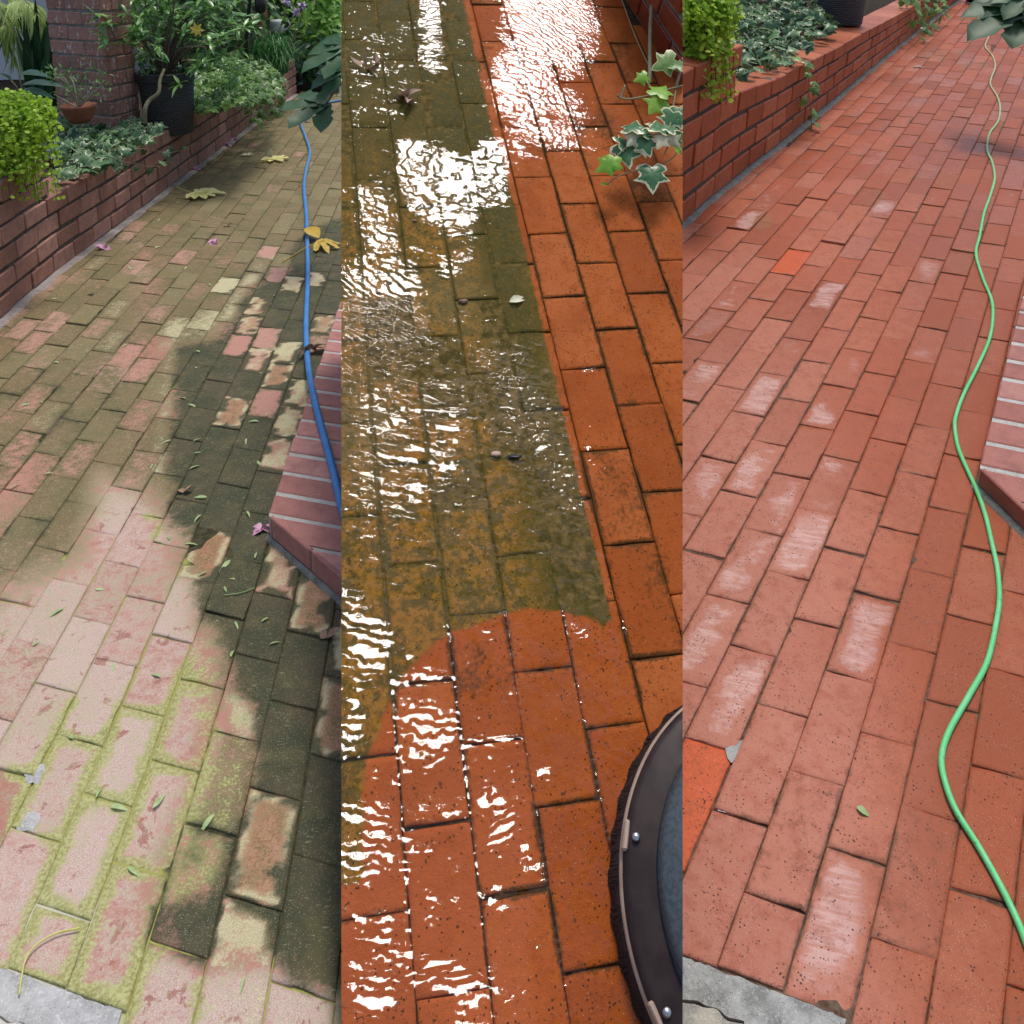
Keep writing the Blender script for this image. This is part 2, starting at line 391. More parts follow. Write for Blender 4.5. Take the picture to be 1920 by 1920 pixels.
    r = m.math('SUBTRACT', r, m.math('MULTIPLY', m.math('MAXIMUM', wet, m.attr('scuff_sheen')), .12))
    m.set(Base_Color=c, Roughness=r); m.b.inputs['Specular IOR Level'].default_value = .22
    h = m.math('ADD', m.math('MULTIPLY', mid, .45), m.math('MULTIPLY', fine, .55)); n = m.bump(h, .003, .7)
    n = m.bump(m.math('MULTIPLY', arcn, m.attr('scuff_sheen')), .0016, .7, n)
    n = m.bump(m.math('ADD', grain, m.step(sp, .05, .2)), .001, .8, n); m.set(Normal=n); return m.m
def brick_wet():
    m = NM('scrubbed_wet_brick'); rnd = m.attr('rnd')
    big = m.noise(8, 4); mid = m.noise(30, 5, .62); fine = m.noise(120, 5, .65); grain = m.noise(480, 3, .7)
    c = m.ramp3(rnd, (.33, .072, .010), (.41, .098, .016), (.42, .112, .026))
    c = m.mix(m.step(big, .4, .7, 0, .6), c, (.27, .058, .008)); c = m.mix(m.step(mid, .45, .75, 0, .6), c, (.30, .060, .008)); c = m.mix(m.step(fine, .5, .75, 0, .55), c, (.24, .055, .012))
    c = m.mix(m.math('MULTIPLY', m.cover(m.attr('pinkish'), mid, 1.0, .3), .6), c, (.46, .125, .05))
    al = m.cover(m.attr('alg'), m.math('ADD', m.math('MULTIPLY', m.noise(140, 5, .7), .5), m.math('MULTIPLY', mid, .5)), 1.0, .14)
    ac = m.mix(m.step(m.math('ADD', m.math('MULTIPLY', mid, .55), m.math('MULTIPLY', m.noise(60, 6, .75), .45)), .42, .6), (.10, .070, .010), (.30, .14, .017))
    ac = m.mix(m.math('MULTIPLY', m.attr('silt'), .75), ac, m.mix(mid, (.14, .105, .03), (.20, .15, .06)))
    ac = m.mix(m.step(m.math('ADD', m.attr('green'), m.math('MULTIPLY', m.math('SUBTRACT', mid, .5), 1.4)), .4, .75, 0, .8), ac, (.052, .052, .008))
    ac = m.mix(m.step(fine, .56, .72, 0, .55), ac, (.24, .17, .05)); ac = m.mix(m.step(m.noise(75, 4, .6, 1.2), .60, .66, 0, .6), ac, (.04, .032, .006))
    c = m.mix(al, c, ac)
    dt = m.cover(m.attr('dirt'), m.math('ADD', m.math('MULTIPLY', mid, .5), m.math('MULTIPLY', fine, .5)), 1.3, .2); c = m.mix(m.math('MULTIPLY', dt, .8), c, (.06, .032, .008))
    sp = m.voro(120); pit = m.math('MULTIPLY', m.step(sp, .24, .12), m.step(m.noise(22, 3), .42, .54)); c = m.mix(m.math('MULTIPLY', pit, .9), c, (.04, .018, .006))
    fl = m.math('MULTIPLY', m.step(m.noise(150, 2, .4, .8), .66, .70), m.step(m.noise(14, 3), .42, .56)); c = m.mix(m.math('MULTIPLY', fl, .8), c, (.05, .025, .008))
    sp2 = m.voro(150, vec=m.scalevec(1, 1, 1, (0, .4, .7))); wsp = m.math('MULTIPLY', m.step(sp2, .13, .08), m.step(m.noise(12, 3), .45, .6)); c = m.mix(m.math('MULTIPLY', wsp, .6), c, (.6, .42, .22))
    m.set(Base_Color=c, Roughness=m.step(mid, .3, .7, .45, .65)); m.b.inputs['Specular IOR Level'].default_value = .1
    h = m.math('ADD', m.math('MULTIPLY', mid, .5), m.math('MULTIPLY', fine, .5)); n = m.bump(h, .003, .7); n = m.bump(m.math('ADD', grain, m.step(sp, .05, .2)), .001, .7, n)
    m.set(Normal=n); return m.m
def brick_wall(name, c0, c1, c2, stain=(.45, .38, .34), st=0.0, rough=.75):
    m = NM(name); rnd = m.attr('rnd'); mid = m.noise(28, 5, .62); fine = m.noise(140, 5, .65)
    c = m.ramp3(rnd, c0, c1, c2); c = m.mix(m.step(mid, .4, .75, 0, .5), c, tuple(q * .6 for q in c0)); c = m.mix(m.step(fine, .55, .8, 0, .4), c, tuple(min(1, q * 1.5) for q in c2))
    c = m.mix(m.step(m.noise(6, 4, .6), .52, .75, 0, .45), c, tuple(q * .5 for q in c1))
    if st:
        z = m.noise(34, 5, .65, .6, m.scalevec(1.5, 1.5, .6)); c = m.mix(m.math('MULTIPLY', m.step(z, .70 - st, .76 - st), .8), c, stain)
    sp = m.voro(150); c = m.mix(m.math('MULTIPLY', m.step(sp, .18, .1), .6), c, (.04, .025, .02))
    m.set(Base_Color=c, Roughness=rough, Normal=m.bump(m.math('ADD', m.math('MULTIPLY', mid, .5), m.math('MULTIPLY', fine, .5)), .004, .8))
    m.b.inputs['Specular IOR Level'].default_value = .35
    return m.m
def stone(name, a, b, cdark):
    m = NM(name); mid = m.noise(30, 5, .6); fine = m.noise(220, 4, .7); g = m.noise(600, 3, .7)
    c = m.mix(m.step(mid, .35, .65), a, b); c = m.mix(m.step(fine, .5, .7, 0, .6), c, tuple(min(1, q * 1.5) for q in b)); c = m.mix(m.step(m.voro(190), .2, .1, 0, .7), c, cdark)
    c = m.mix(m.step(g, .6, .7, 0, .5), c, (.75, .75, .72))
    m.set(Base_Color=c, Roughness=.85, Normal=m.bump(m.math('ADD', fine, g), .002, .8)); return m.m
def dirtmat(name, a, b, lime=None):
    m = NM(name); c = m.mix(m.step(m.noise(60, 5), .35, .65), a, b)
    if lime:
        c = m.mix(m.cover(m.attr('lime'), m.noise(50, 4), 1.0, .2), c, lime); c = m.mix(m.attr('wht'), c, (.62, .6, .55))
    m.set(Base_Color=c, Roughness=.95, Normal=m.bump(m.noise(150, 4), .004)); m.b.inputs['Specular IOR Level'].default_value = .1; return m.m
def hosemat(name, a, b, old):
    m = NM(name); c = m.mix(m.step(m.noise(14, 3), .35, .65), a, b); c = m.mix(m.attr('old'), c, old)
    c = m.mix(m.math('MULTIPLY', m.step(m.noise(90, 6, .75), .56, .68), .45), c, (.10, .10, .06))
    m.set(Base_Color=c, Roughness=m.step(m.noise(60, 3), .3, .7, .35, .6), Normal=m.bump(m.noise(200, 3), .001)); return m.m
def watermat():
    m = NM('water'); m.t.nodes.remove(m.b)
    tr = m.t.nodes.new('ShaderNodeBsdfTransparent'); tr.inputs[0].default_value = (1, .955, .84, 1)
    gl = m.t.nodes.new('ShaderNodeBsdfGlossy'); gl.inputs['Roughness'].default_value = .045
    fr = m.t.nodes.new('ShaderNodeFresnel'); io = m.t.nodes.new('ShaderNodeMapRange'); m.L(m.geo.outputs['Backfacing'], io.inputs['Value']); io.inputs['To Min'].default_value = 1.38; io.inputs['To Max'].default_value = 1 / 1.38; m.L(io.outputs[0], fr.inputs[0])
    mx = m.t.nodes.new('ShaderNodeMixShader')
    n = m.bump(m.noise(55, 3, .55, .8, m.scalevec(.7, 1.3, 1.3)), .0007, .7); n = m.bump(m.noise(230, 2, .5), .0002, .6, n)
    m.L(n, gl.inputs['Normal']); m.L(n, fr.inputs['Normal'])
    m.L(fr.outputs[0], mx.inputs[0]); m.L(tr.outputs[0], mx.inputs[1]); m.L(gl.outputs[0], mx.inputs[2]); m.L(mx.outputs[0], m.out.inputs[0])
    return m.m
M = dict(
    p1=brick_dirty(), p3=brick_clean(), p2=brick_wet(),
    dirt1=dirtmat('mossy_joint_dirt', (.045, .043, .024), (.085, .078, .042), (.36, .36, .11)),
    dirt2=dirtmat('wet_joint_dirt', (.04, .02, .008), (.085, .045, .016)), dirt3=dirtmat('joint_dirt', (.085, .045, .03), (.17, .115, .08)),
    silt=dirtmat('silt', (.07, .055, .014), (.16, .11, .035)),
    soil=dirtmat('soil', (.022, .016, .011), (.06, .045, .03)), ground=dirtmat('ground', (.05, .045, .03), (.08, .065, .045)),
    wall1=brick_wall('old_wall_brick', (.28, .135, .092), (.37, .18, .13), (.46, .25, .19)),
    wall3=brick_wall('washed_wall_brick', (.36, .088, .032), (.44, .115, .045), (.52, .16, .07), rough=.5),
    wall2=brick_wall('wet_wall_brick', (.20, .035, .014), (.26, .05, .018), (.30, .065, .025), rough=.3),
    colm=brick_wall('column_brick', (.34, .16, .115), (.42, .20, .15), (.50, .26, .20), (.74, .71, .66), .13),
    col3=brick_wall('far_pillar_brick', (.20, .09, .06), (.27, .12, .075), (.34, .16, .1)),
    step1=brick_wall('step_brick', (.36, .155, .13), (.44, .195, .165), (.52, .26, .225), (.66, .52, .48), .04),
    step3=brick_wall('washed_step_brick', (.30, .095, .065), (.36, .125, .09), (.43, .19, .15), (.62, .44, .42), .03, .5),
    mortar=stone('mortar', (.16, .15, .125), (.26, .25, .21), (.05, .05, .04)), mortar_s=stone('stained_mortar', (.24, .205, .18), (.34, .30, .27), (.08, .07, .05)), mortar_l=stone('pale_mortar', (.40, .39, .35), (.52, .51, .47), (.15, .14, .12)),
    mortar_d=stone('dark_mortar', (.055, .048, .036), (.12, .105, .08), (.02, .02, .015)),
    kerb=stone('kerb_stone', (.36, .36, .345), (.52, .52, .50), (.12, .12, .11)), kerb3=stone('washed_kerb_stone', (.22, .22, .20), (.40, .40, .37), (.05, .05, .045)),
    flag=stone('flag_stone', (.48, .46, .40), (.62, .60, .55), (.2, .18, .15)), flag3=stone('washed_flag_stone', (.28, .27, .23), (.46, .42, .33), (.1, .09, .07)),
    ivy=leafmat('ivy_leaf', (.018, .062, .024), (.15, .28, .11), (.48, .55, .32), .78, .34, .2),
    ivyg=leafmat('ivy_green_leaf', (.03, .10, .02), (.20, .38, .08), (.50, .58, .25), .8, .35, .3),
    ivyv=leafmat('variegated_leaf', (.035, .13, .05), (.10, .24, .09), (.74, .74, .46), .72, .3, .2),
    ivyl=leafmat('young_leaf', (.16, .40, .03), (.30, .55, .06), None, .8, .35, .35), ivyc=leafmat('cream_leaf', (.62, .62, .36), (.74, .72, .5), None, .8, .4, .3),
    fern=leafmat('fern_leaf', (.16, .36, .01), (.52, .72, .06), None, .8, .5, .45),
    shrub=leafmat('shrub_leaf', (.05, .16, .03), (.28, .50, .15), None, .8, .28, .25), bright=leafmat('lime_leaf', (.14, .38, .04), (.45, .70, .16), None, .8, .3, .4),
    hedge=leafmat('hedge_leaf', (.02, .06, .018), (.17, .33, .11), None, .8, .35, .25), palm=leafmat('palm_leaf', (.22, .36, .08), (.52, .62, .22), None, .8, .4, .4),
    strap=leafmat('strap_leaf', (.012, .045, .02), (.04, .11, .045), None, .8, .32, .15), broad=leafmat('broad_leaf', (.05, .12, .07), (.16, .27, .17), None, .8, .3, .2),
    grass=leafmat('grass_blade', (.02, .10, .02), (.08, .26, .06), None, .8, .4, .3), fatsia=leafmat('lobed_leaf', (.016, .06, .018), (.035, .105, .035), None, .8, .5, .12),
    yellow=leafmat('yellow_leaf', (.66, .62, .16), (.80, .76, .34), None, .8, .55, .2), gold=leafmat('golden_leaf', (.50, .32, .035), (.68, .48, .08), None, .8, .55, .2),
    palel=leafmat('pale_leaf', (.66, .62, .36), (.75, .72, .5), None, .8, .6, .2), brownl=leafmat('brown_leaf', (.22, .12, .07), (.42, .27, .19), None, .8, .7, .1),
    leaflet=leafmat('leaflet', (.20, .36, .10), (.50, .60, .30), None, .8, .5, .2),
    petal=simple('petal', (.55, .22, .36), .6, (.68, .40, .52), 60), flower=simple('yellow_flower', (.75, .52, .05), .6, (.8, .65, .12)), lilac=simple('lilac_flower', (.62, .48, .68), .6, (.75, .62, .78)), orange=simple('orange_flower', (.6, .2, .05)),
    stem=simple('stem', (.22, .20, .10), .7, (.30, .26, .15)), bark=simple('bark', (.10, .07, .05), .8, (.16, .12, .09), 60, bump=.004), twig=simple('pale_twig', (.42, .38, .28), .7), dtwig=simple('dark_twig', (.05, .025, .02), .6),
    blackpot=simple('black_pot', (.010, .010, .011), .4), tan=simple('tan_plug', (.30, .19, .11), .8, (.20, .12, .07), 120), terra=simple('terracotta', (.36, .12, .06), .75, (.28, .10, .05)),
    white=simple('white_plaster', (.62, .63, .64), .85, (.56, .58, .59), 6), ornament=simple('pale_ornament', (.5, .52, .48), .6), iron=simple('black_iron', (.012, .012, .012), .4),
    bluehose=hosemat('blue_hose', (.045, .20, .50), (.06, .24, .56), (.10, .24, .42)), greenhose=hosemat('green_hose', (.12, .58, .20), (.17, .62, .26), (.42, .46, .24)), tipg=simple('pale_hose', (.45, .48, .30), .5),
    shell=simple('dark_shell', (.045, .056, .064), .2, (.07, .082, .092), 160), band=simple('brown_band', (.020, .012, .011), .5, (.035, .022, .02), 30, spec=.25), brush=simple('bristles', (.014, .006, .006), .8), wire=simple('tan_trim', (.40, .29, .22), .5), bolt=simple('steel_bolt', (.5, .5, .5), .3, metal=1.0),
    bud=simple('brown_bud', (.20, .09, .06), .5, (.32, .17, .12), 90), chip=simple('brick_chip', (.62, .40, .30), .7), bone=simple('white_strip', (.72, .68, .6), .6),
)
def potmat():
    m = NM('woven_pot'); z = m.t.nodes.new('ShaderNodeTexWave'); z.wave_type = 'BANDS'; z.bands_direction = 'Z'; z.inputs['Scale'].default_value = 26; z.inputs['Distortion'].default_value = 5; z.inputs['Detail Scale'].default_value = 3
    m.L(m.geo.outputs['Position'], z.inputs['Vector'])
    m.set(Base_Color=m.mix(z.outputs['Fac'], (.030, .031, .030), (.085, .087, .083)), Roughness=.6, Normal=m.bump(z.outputs['Fac'], .006)); return m.m
M['pot'] = potmat(); M['water'] = watermat()

# ------------------------------------------------------------------ ground and paving
def inpoly(x, y, P):
    P = np.asarray(P, float); n = len(P); ins = np.zeros(np.shape(x), bool); d = np.full(np.shape(x), 1e9)
    for i in range(n):
        x0, y0 = P[i]; x1, y1 = P[(i + 1) % n]
        c = ((y0 > y) != (y1 > y)) & (x < (x1 - x0) * (y - y0) / ((y1 - y0) if y1 != y0 else 1e-9) + x0); ins ^= c
        t = np.clip(((x - x0) * (x1 - x0) + (y - y0) * (y1 - y0)) / ((x1 - x0) ** 2 + (y1 - y0) ** 2 + 1e-9), 0, 1)
        d = np.minimum(d, np.hypot(x - x0 - t * (x1 - x0), y - y0 - t * (y1 - y0)))
    return np.where(ins, d, -d)
def soft(sd, w): return np.clip(.5 + sd / (2 * w), 0, 1)
def ell(x, y, e):
    return 1 - np.sqrt(((x - e[0]) / e[2]) ** 2 + ((y - e[1]) / e[3]) ** 2)
# wall foot lines: u as a function of v
VW1 = np.array([-30, 20, 26, 32, 40, 52, 60, 65, 73, 90]); UW1 = np.array([-10.8, -10.8, -10.9, -10.58, -10.22, -9.72, -9.41, -9.26, -8.79, -7.9])
VW3 = np.array([-30, 22, 26, 31, 39, 58, 71, 90]); UW3 = np.array([-10.84, -10.84, -10.8, -10.6, -10.3, -9.9, -9.33, -8.5])
def uw(p, v): return np.interp(v, VW1, UW1) if p == 1 else (np.interp(v, VW3, UW3) if p == 3 else np.interp(v, [-8, 15.63, 20.44, 23], [11.6, 9.65, 9.07, 8.8]))

def pave(p, cols, v0, v1, par, skip, attrs, special=lambda u, v: {}):
    mb = MB()
    LU = np.array([0, .022, .10, .3, .5, .7, .90, .978, 1]); LV = np.array([0, .011, .05, .15, .27, .4, .5, .6, .73, .85, .95, .989, 1])
    LU2 = np.array([0, .06, .5, .94, 1]); LV2 = np.array([0, .03, .3, .7, .97, 1])
    for k in cols:
        v = v0 + ((par + k - v0) % 2) - 2
        while v < v1:
            ua, ub, va, vb = float(k), k + 1.0, float(v), v + 2.0
            v += 2
            cu, cv = k + .5, va + 1
            if skip(cu, cv, va, vb): continue
            cx_, cy_ = px(p, np.array([cu]), np.array([cv])); cx_, cy_ = cx_[0], cy_[0]
            vis = {1: -60 < cx_ < 740, 2: 540 < cx_ < 1400, 3: 1180 < cx_ < 2000}[p] and cy_ < 2050
            near = vis and cy_ > 330
            lu, lv = (LU, LV) if near else (LU2, LV2)
            g = .003 + abs(rng.normal(0, .005)) + (rng.random() < .09) * .012
            sp = special(cu, cv)
            a0 = ua + g + rng.normal(0, .007); a1 = ub - g + rng.normal(0, .007); b0 = va + g * 1.1 + rng.normal(0, .012); b1 = vb - g * 1.1 + rng.normal(0, .012)
            if p != 2 and va < -1 < vb and cu < 3: b0 = -.97
            Ug, Vg = np.meshgrid(a0 + (a1 - a0) * lu, b0 + (b1 - b0) * lv, indexing='ij')
            E = np.minimum.outer(np.minimum(lu, 1 - lu) * 1.0, np.full(len(lv), 9.)); E = np.minimum(E, np.minimum.outer(np.full(len(lu), 9.), np.minimum(lv, 1 - lv) * 2.0))
            rim = E < 1e-9
            sh = rng.uniform(0, 50)
            jj = np.array([[mnoise.noise(Vector((x * 3.1 + sh, y * 3.1, 0))) for y in Vg[0]] for x in Ug[:, 0]])
            chipk = .03 * (1 + 1.5 * (rng.random() < .2))
            Ug = Ug + np.where(rim, np.sign(cu - Ug) * np.clip(jj, 0, 1) * chipk * np.where(np.abs(Ug - cu) > .4, 1, 0), 0)
            Vg = Vg + np.where(rim, np.sign(cv - Vg) * np.clip(-jj, 0, 1) * chipk * 1.4 * np.where(np.abs(Vg - cv) > .9, 1, 0), 0)
            tu, tv, dh = rng.normal(0, .0018), rng.normal(0, .0009), rng.normal(0, .0009) + sp.get('lift', 0)
            Hh = dh + tu * (Ug - cu) + tv * (Vg - cv) + jj * .0009 - np.where(rim, .0018, 0) + sp.get('tilt', 0) * (Vg - cv)
            nu, nv = Ug.shape
            P = PL[p]
            V = P['o'] + Ug[..., None] * P['bu'] + Vg[..., None] * P['bv'] + Hh[..., None] * P['n']
            F = [(i * nv + j, (i + 1) * nv + j, (i + 1) * nv + j + 1, i * nv + j + 1) for i in range(nu - 1) for j in range(nv - 1)]
            ring = [(i, 0) for i in range(nu)] + [(nu - 1, j) for j in range(1, nv)] + [(i, nv - 1) for i in range(nu - 2, -1, -1)] + [(0, j) for j in range(nv - 2, 0, -1)]
            Vs = V.reshape(-1, 3); low = np.array([V[i, j] - P['n'] * .014 for i, j in ring]); nb = len(Vs)
            for q in range(len(ring)):
                q2 = (q + 1) % len(ring); i, j = ring[q]; i2, j2 = ring[q2]
                F.append((i * nv + j, nb + q, nb + q2, i2 * nv + j2))
            XX, YY = px(p, Ug, Vg)
            at = attrs(XX, YY, Ug, Vg, E, sp, cx_, cy_)
            at['rnd'] = np.full(Ug.shape, sp.get('rnd', rng.random())); at['rn2'] = np.full(Ug.shape, rng.random())
            at = {kk: np.concatenate([np.asarray(q, float).reshape(-1), np.array([np.asarray(q)[i, j] for i, j in ring], float)]) for kk, q in at.items()}
            mb.add(np.vstack([Vs, low]), F, **at)
    return mb
def bed(p, name, mat, poly, h, base_z, attrs=None, n=60):
    # the bedding under the bricks: a solid slab down to the ground
    mb = MB()
    top = [X(p, x, y, h) for x, y in poly]; k = len(top); bot = [np.array([q[0], q[1], base_z]) for q in top]
    mb.add(top + bot, [tuple(range(k)), tuple(range(2 * k - 1, k - 1, -1))] + [(i, k + i, k + (i + 1) % k, (i + 1) % k) for i in range(k)])
    return struct(mb.build(name, mat, None, None, smooth=False))

mb = MB(); g = 70.0
mb.add([(-g, -g, -.06), (g, -g, -.06), (g, g, -.06), (-g, g, -.06)], [(0, 1, 2, 3)])
struct(mb.build('ground', M['ground']))

# --- 1: the algae covered walk
DARK = [(680, 395), (600, 425), (560, 455), (545, 520), (470, 545), (440, 600), (400, 640), (345, 650), (335, 700), (330, 760), (322, 830), (312, 880), (335, 930), (325, 985), (372, 1010), (385, 1060), (372, 1110), (385, 1150), (415, 1165), (428, 1240), (437, 1290), (475, 1325), (490, 1380), (475, 1440), (470, 1490), (460, 1550), (445, 1600), (430, 1650), (390, 1685), (300, 1720), (285, 1755), (370, 1800), (425, 1740), (470, 1720), (520, 1760), (530, 1830), (600, 1850), (700, 1860)]
LIGHT = [(-60, 1150), (60, 1080), (150, 1040), (190, 900), (270, 920), (305, 960), (330, 1000), (340, 1060), (370, 1090), (370, 1170), (400, 1195), (415, 1260), (400, 1290), (408, 1330), (380, 1400), (362, 1480), (335, 1540), (312, 1600), (290, 1690), (290, 1760), (400, 1820), (520, 1800), (640, 1860), (640, 1960), (-60, 1960)]
LIMEZ = [(330, 1180), (410, 1180), (425, 1260), (470, 1340), (480, 1390), (465, 1480), (440, 1600), (420, 1660), (330, 1710), (300, 1700), (330, 1560), (365, 1420), (340, 1300)]
ISLE = [(590, 1137, 34, 44), (628, 1340, 30, 66), (515, 1600, 46, 100), (527, 1087, 28, 22), (372, 1040, 22, 42), (435, 770, 30, 26), (500, 750, 36, 30), (520, 700, 22, 26), (450, 640, 36, 22), (505, 628, 28, 24), (486, 570, 17, 14), (545, 650, 16, 14), (551, 738, 16, 18), (472, 598, 17, 13), (597, 597, 22, 20), (545, 780, 20, 22), (485, 665, 16, 13), (552, 520, 18, 16), (495, 480, 26, 22), (520, 505, 22, 16), (430, 540, 20, 16), (520, 850, 16, 18), (545, 1000, 14, 16), (625, 1225, 16, 40), (447, 1850, 46, 90), (600, 530, 20, 16)]
CLEAN = [(495, 478), (518, 505), (450, 640), (505, 628), (500, 750), (345, 523), (180, 607), (225, 665), (262, 690), (50, 745), (28, 835), (245, 885), (60, 625), (105, 540), (20, 580), (480, 275), (500, 277), (530, 270), (540, 293), (565, 290), (415, 305), (255, 420), (40, 610), (590, 640), (290, 585), (130, 870)]
OCHRE = [(435, 770), (372, 1040), (520, 700), (590, 1137), (515, 1600), (628, 1340)]
def fit(list_, p): return [tuple(UV(p, *q)) for q in list_]
CL1 = fit(CLEAN, 1); OC1 = fit(OCHRE, 1)
IS1 = fit([(e[0], e[1]) for e in ISLE], 1); LIFT1 = fit([(215, 545), (255, 520), (290, 505), (170, 575)], 1)
def cell(L, cu, cv): return any(abs(a - cu) < .5 and abs(b - cv) < 1.0 for a, b in L)
def sp1(cu, cv):
    d = {}
    if cell(CL1, cu, cv): d['clean'] = 1; d['rnd'] = .35 + .4 * rng.random()
    if cell(OC1, cu, cv): d['ochre'] = 1
    if cell(IS1, cu, cv): d['isle'] = 1
    if cell(LIFT1, cu, cv): d['lift'] = .006
    if cell([(-.5, 1.0)], cu, cv) : d['clean'] = 1; d['rnd'] = 0.0
    return d
def at1(x, y, U, V, E, sp, cx_, cy_):
    dk = soft(inpoly(x, y, DARK), np.clip(y * .028, 10, 40)); nz_ = fbm(U * 3.6 + 3, V * 2.6 + 5, 351, 4)
    isl = np.where(sp.get('isle', 0) > 0, np.clip((E + .95 * (nz_ - .5) - .04) / .12, 0, 1), 0); i_in = isl * .9
    dk = dk * (1 - i_in); lt = soft(inpoly(x, y, LIGHT), 35); lz = soft(inpoly(x, y, LIMEZ), 22)
    sdl = inpoly(x, y, DARK)
    edge = np.clip(1 - E / .16, 0, 1)
    alg = np.clip(.76 + .1 * np.sin(U * 1.3 + V * .5) + (.18 if cy_ < 430 else 0), 0, 1) * (1 - lt) * (1 - .45 * i_in)
    crust = .12 * (1 - lt) * (1 - dk) * soft(y - 420, 120) + np.clip(.30 - np.abs(sdl + 22) / 130, 0, .30) * (1 - lt) * (y > 480) + isl * (.30 + .20 * np.clip(1 - np.abs(E - .12) / .12, 0, 1) + .5 * (fbm(U * 3 + 60, V * 2 + 60, 371, 3) - .4)) + .18 * (rng.random() < .18) * (1 - lt)
    pn = fbm(U * .55 + 40, V * .4 + 40, 301, 3)
    lime = lt * (.02 + np.clip((pn - .36) * 4, 0, 1) * .62 * np.clip(1 - E / .30, 0, 1) * (y > 950) + .26 * np.clip((pn - .5) * 5, 0, 1)) + lz * (.34 + .7 * (pn - .3)) + .3 * (rng.random() < .08) * edge
    pale_zone = lt * (.48 + .30 * rng.random())
    ce = np.clip(E / .42, 0, 1); alg = alg - .5 * (fbm(U * .8 + 90, V * .5 + 90, 311, 3) - .5) * (1 - lt); crust = crust + (rng.random() < .4) * rng.uniform(.06, .22) * ce * soft(y - 400, 120) * (1 - lt) * (dk < .6)
    if sp.get('clean'):
        alg = alg * (.44 + .3 * rng.random()) + .25 * edge + .05; dk = dk * edge * .8; crust = crust * edge; pale_zone = pale_zone * .5
    if sp.get('ochre'): crust = .70 * np.clip(1 - np.abs(E - .14) / .2, 0, 1) + .1; alg = np.full(x.shape, .40)
    if rng.random() < .2 and not sp: alg = alg - rng.uniform(.08, .26)
    gr = fbm(U * .9 + 7, V * .6 + 7, 333, 4)
    dk = np.clip(dk * (.72 + .5 * gr) + .30 * edge * (y > 420) * (1 - .6 * lt) * (gr > .4) + 1.3 * np.clip(gr - .50, 0, 1) * (1 - lt) * (1 - i_in) * (y > 300) + (.35 * soft(330 - y, 60)) * (x < 380), 0, 1)
    och = np.maximum(i_in * (.75 if rng.random() < .6 else .3), .7 * sp.get('ochre', 0) + 0 * E) * (1 - .8 * sp.get('clean', 0))
    alg = alg + lt * (.34 + .5 * (fbm(U * 1.1 + 11, V * .8 + 17, 707, 4) - .42))
    return dict(dark=dk, och=och, alg=alg, crust=crust, lime=lime, pale_zone=pale_zone)
def skip1(cu, cv, va, vb):
    if cu < uw(1, cv) + .1: return True
    if cv < -1 and cu < 3: return True
    return vb > 83
mb = pave(1, range(-11, 9), -3, 83, 1, skip1, at1, sp1)
struct(mb.build('brick_path', M['p1'], None, 1), 'brick walk coated in green and black algae')
mb = MB(); N = 46
xs = np.linspace(-420, 640, N); ys = np.r_[np.linspace(1990, 300, 60), np.linspace(290, 175, 12)]
V = []; lime = []; wht = []
for y in ys:
    for x in xs:
        V.append(X(1, x, y, -.0036)); lime.append(.95 * float(soft(inpoly(np.array(x), np.array(y), LIGHT), 30)) * (y > 1000) + .15); wht.append(1.0 * (y > 1680 and x < 230) * .7)
F = [(j * N + i, j * N + i + 1, (j + 1) * N + i + 1, (j + 1) * N + i) for j in range(len(ys) - 1) for i in range(N - 1)]
mb.add(V, F, lime=lime, wht=wht)
struct(mb.build('path_bedding', M['dirt1'], None, 1))

# --- 2: the scrubbed walk, a ramp
def at2(x, y, U, V, E, sp, cx_, cy_):
    uu_, vv_ = U, V
    ej = fbm(U * 1.4 + 3, V * 1.4 + 3, 601, 4) - .5; uu_ = U + .10 * (fbm(U * 2, V * 3.2, 611, 4) - .5); circ = 2.82 - np.hypot(U - 2.25, vv_ + 1.82) + .22 * ej
    alg = np.clip(.5 + np.minimum(3.84 - uu_, np.where(vv_ > -1.82, -circ, 3 + 0 * uu_)) * 3.5, 0, 1)
    alg = np.where((vv_ < -1.3) & (circ > -.0), 0, alg); alg = np.where((vv_ < -1.3), np.clip(.5 - (circ) * 6, 0, 1) * (uu_ < 0) * (vv_ > -2.6), alg)
    edge = np.clip(1 - E / .1, 0, 1)
    green = np.clip(.30 + .45 * soft(300 - y, 200) + .5 * np.clip(1 - np.abs(uu_ - 3.3) / 1.2, 0, 1) * (vv_ > 0) + .4 * edge, 0, 1)
    silt = .9 * np.clip(1 - np.hypot((x - 690) / 90, (y - 800) / 170), 0, 1) + .8 * np.clip(1 - np.hypot((x - 860) / 120, (y - 560) / 90), 0, 1) + .15 * (rng.random() < .3)
    dirt = .55 * edge * np.clip(fbm(U * 1.2, V * .9, 501, 3) * 3.2 - 1.1, 0, 1) * (alg < .5) + .30 * np.clip(fbm(U * .8 + 30, V * .7, 511, 3) * 3 - 1.5, 0, 1) * (alg < .5) * (y < 1300) + .2 * edge * (rng.random() < .6) + .16 * (alg < .5) * (rng.random() < .25) + .1
    pinkish = soft(y - 1400, 200) * .6 * (x < 1000)
    return dict(alg=alg, green=green, silt=silt, dirt=dirt, pinkish=pinkish)
def skip2(cu, cv, va, vb): return cu > uw(2, cv) + .3 or cu < -2.8
mb = pave(2, range(-3, 11), -7, 22, 0, skip2, at2)
struct(mb.build('scrubbed_path', M['p2'], None, 2), 'wet brick walk, half scrubbed clean')
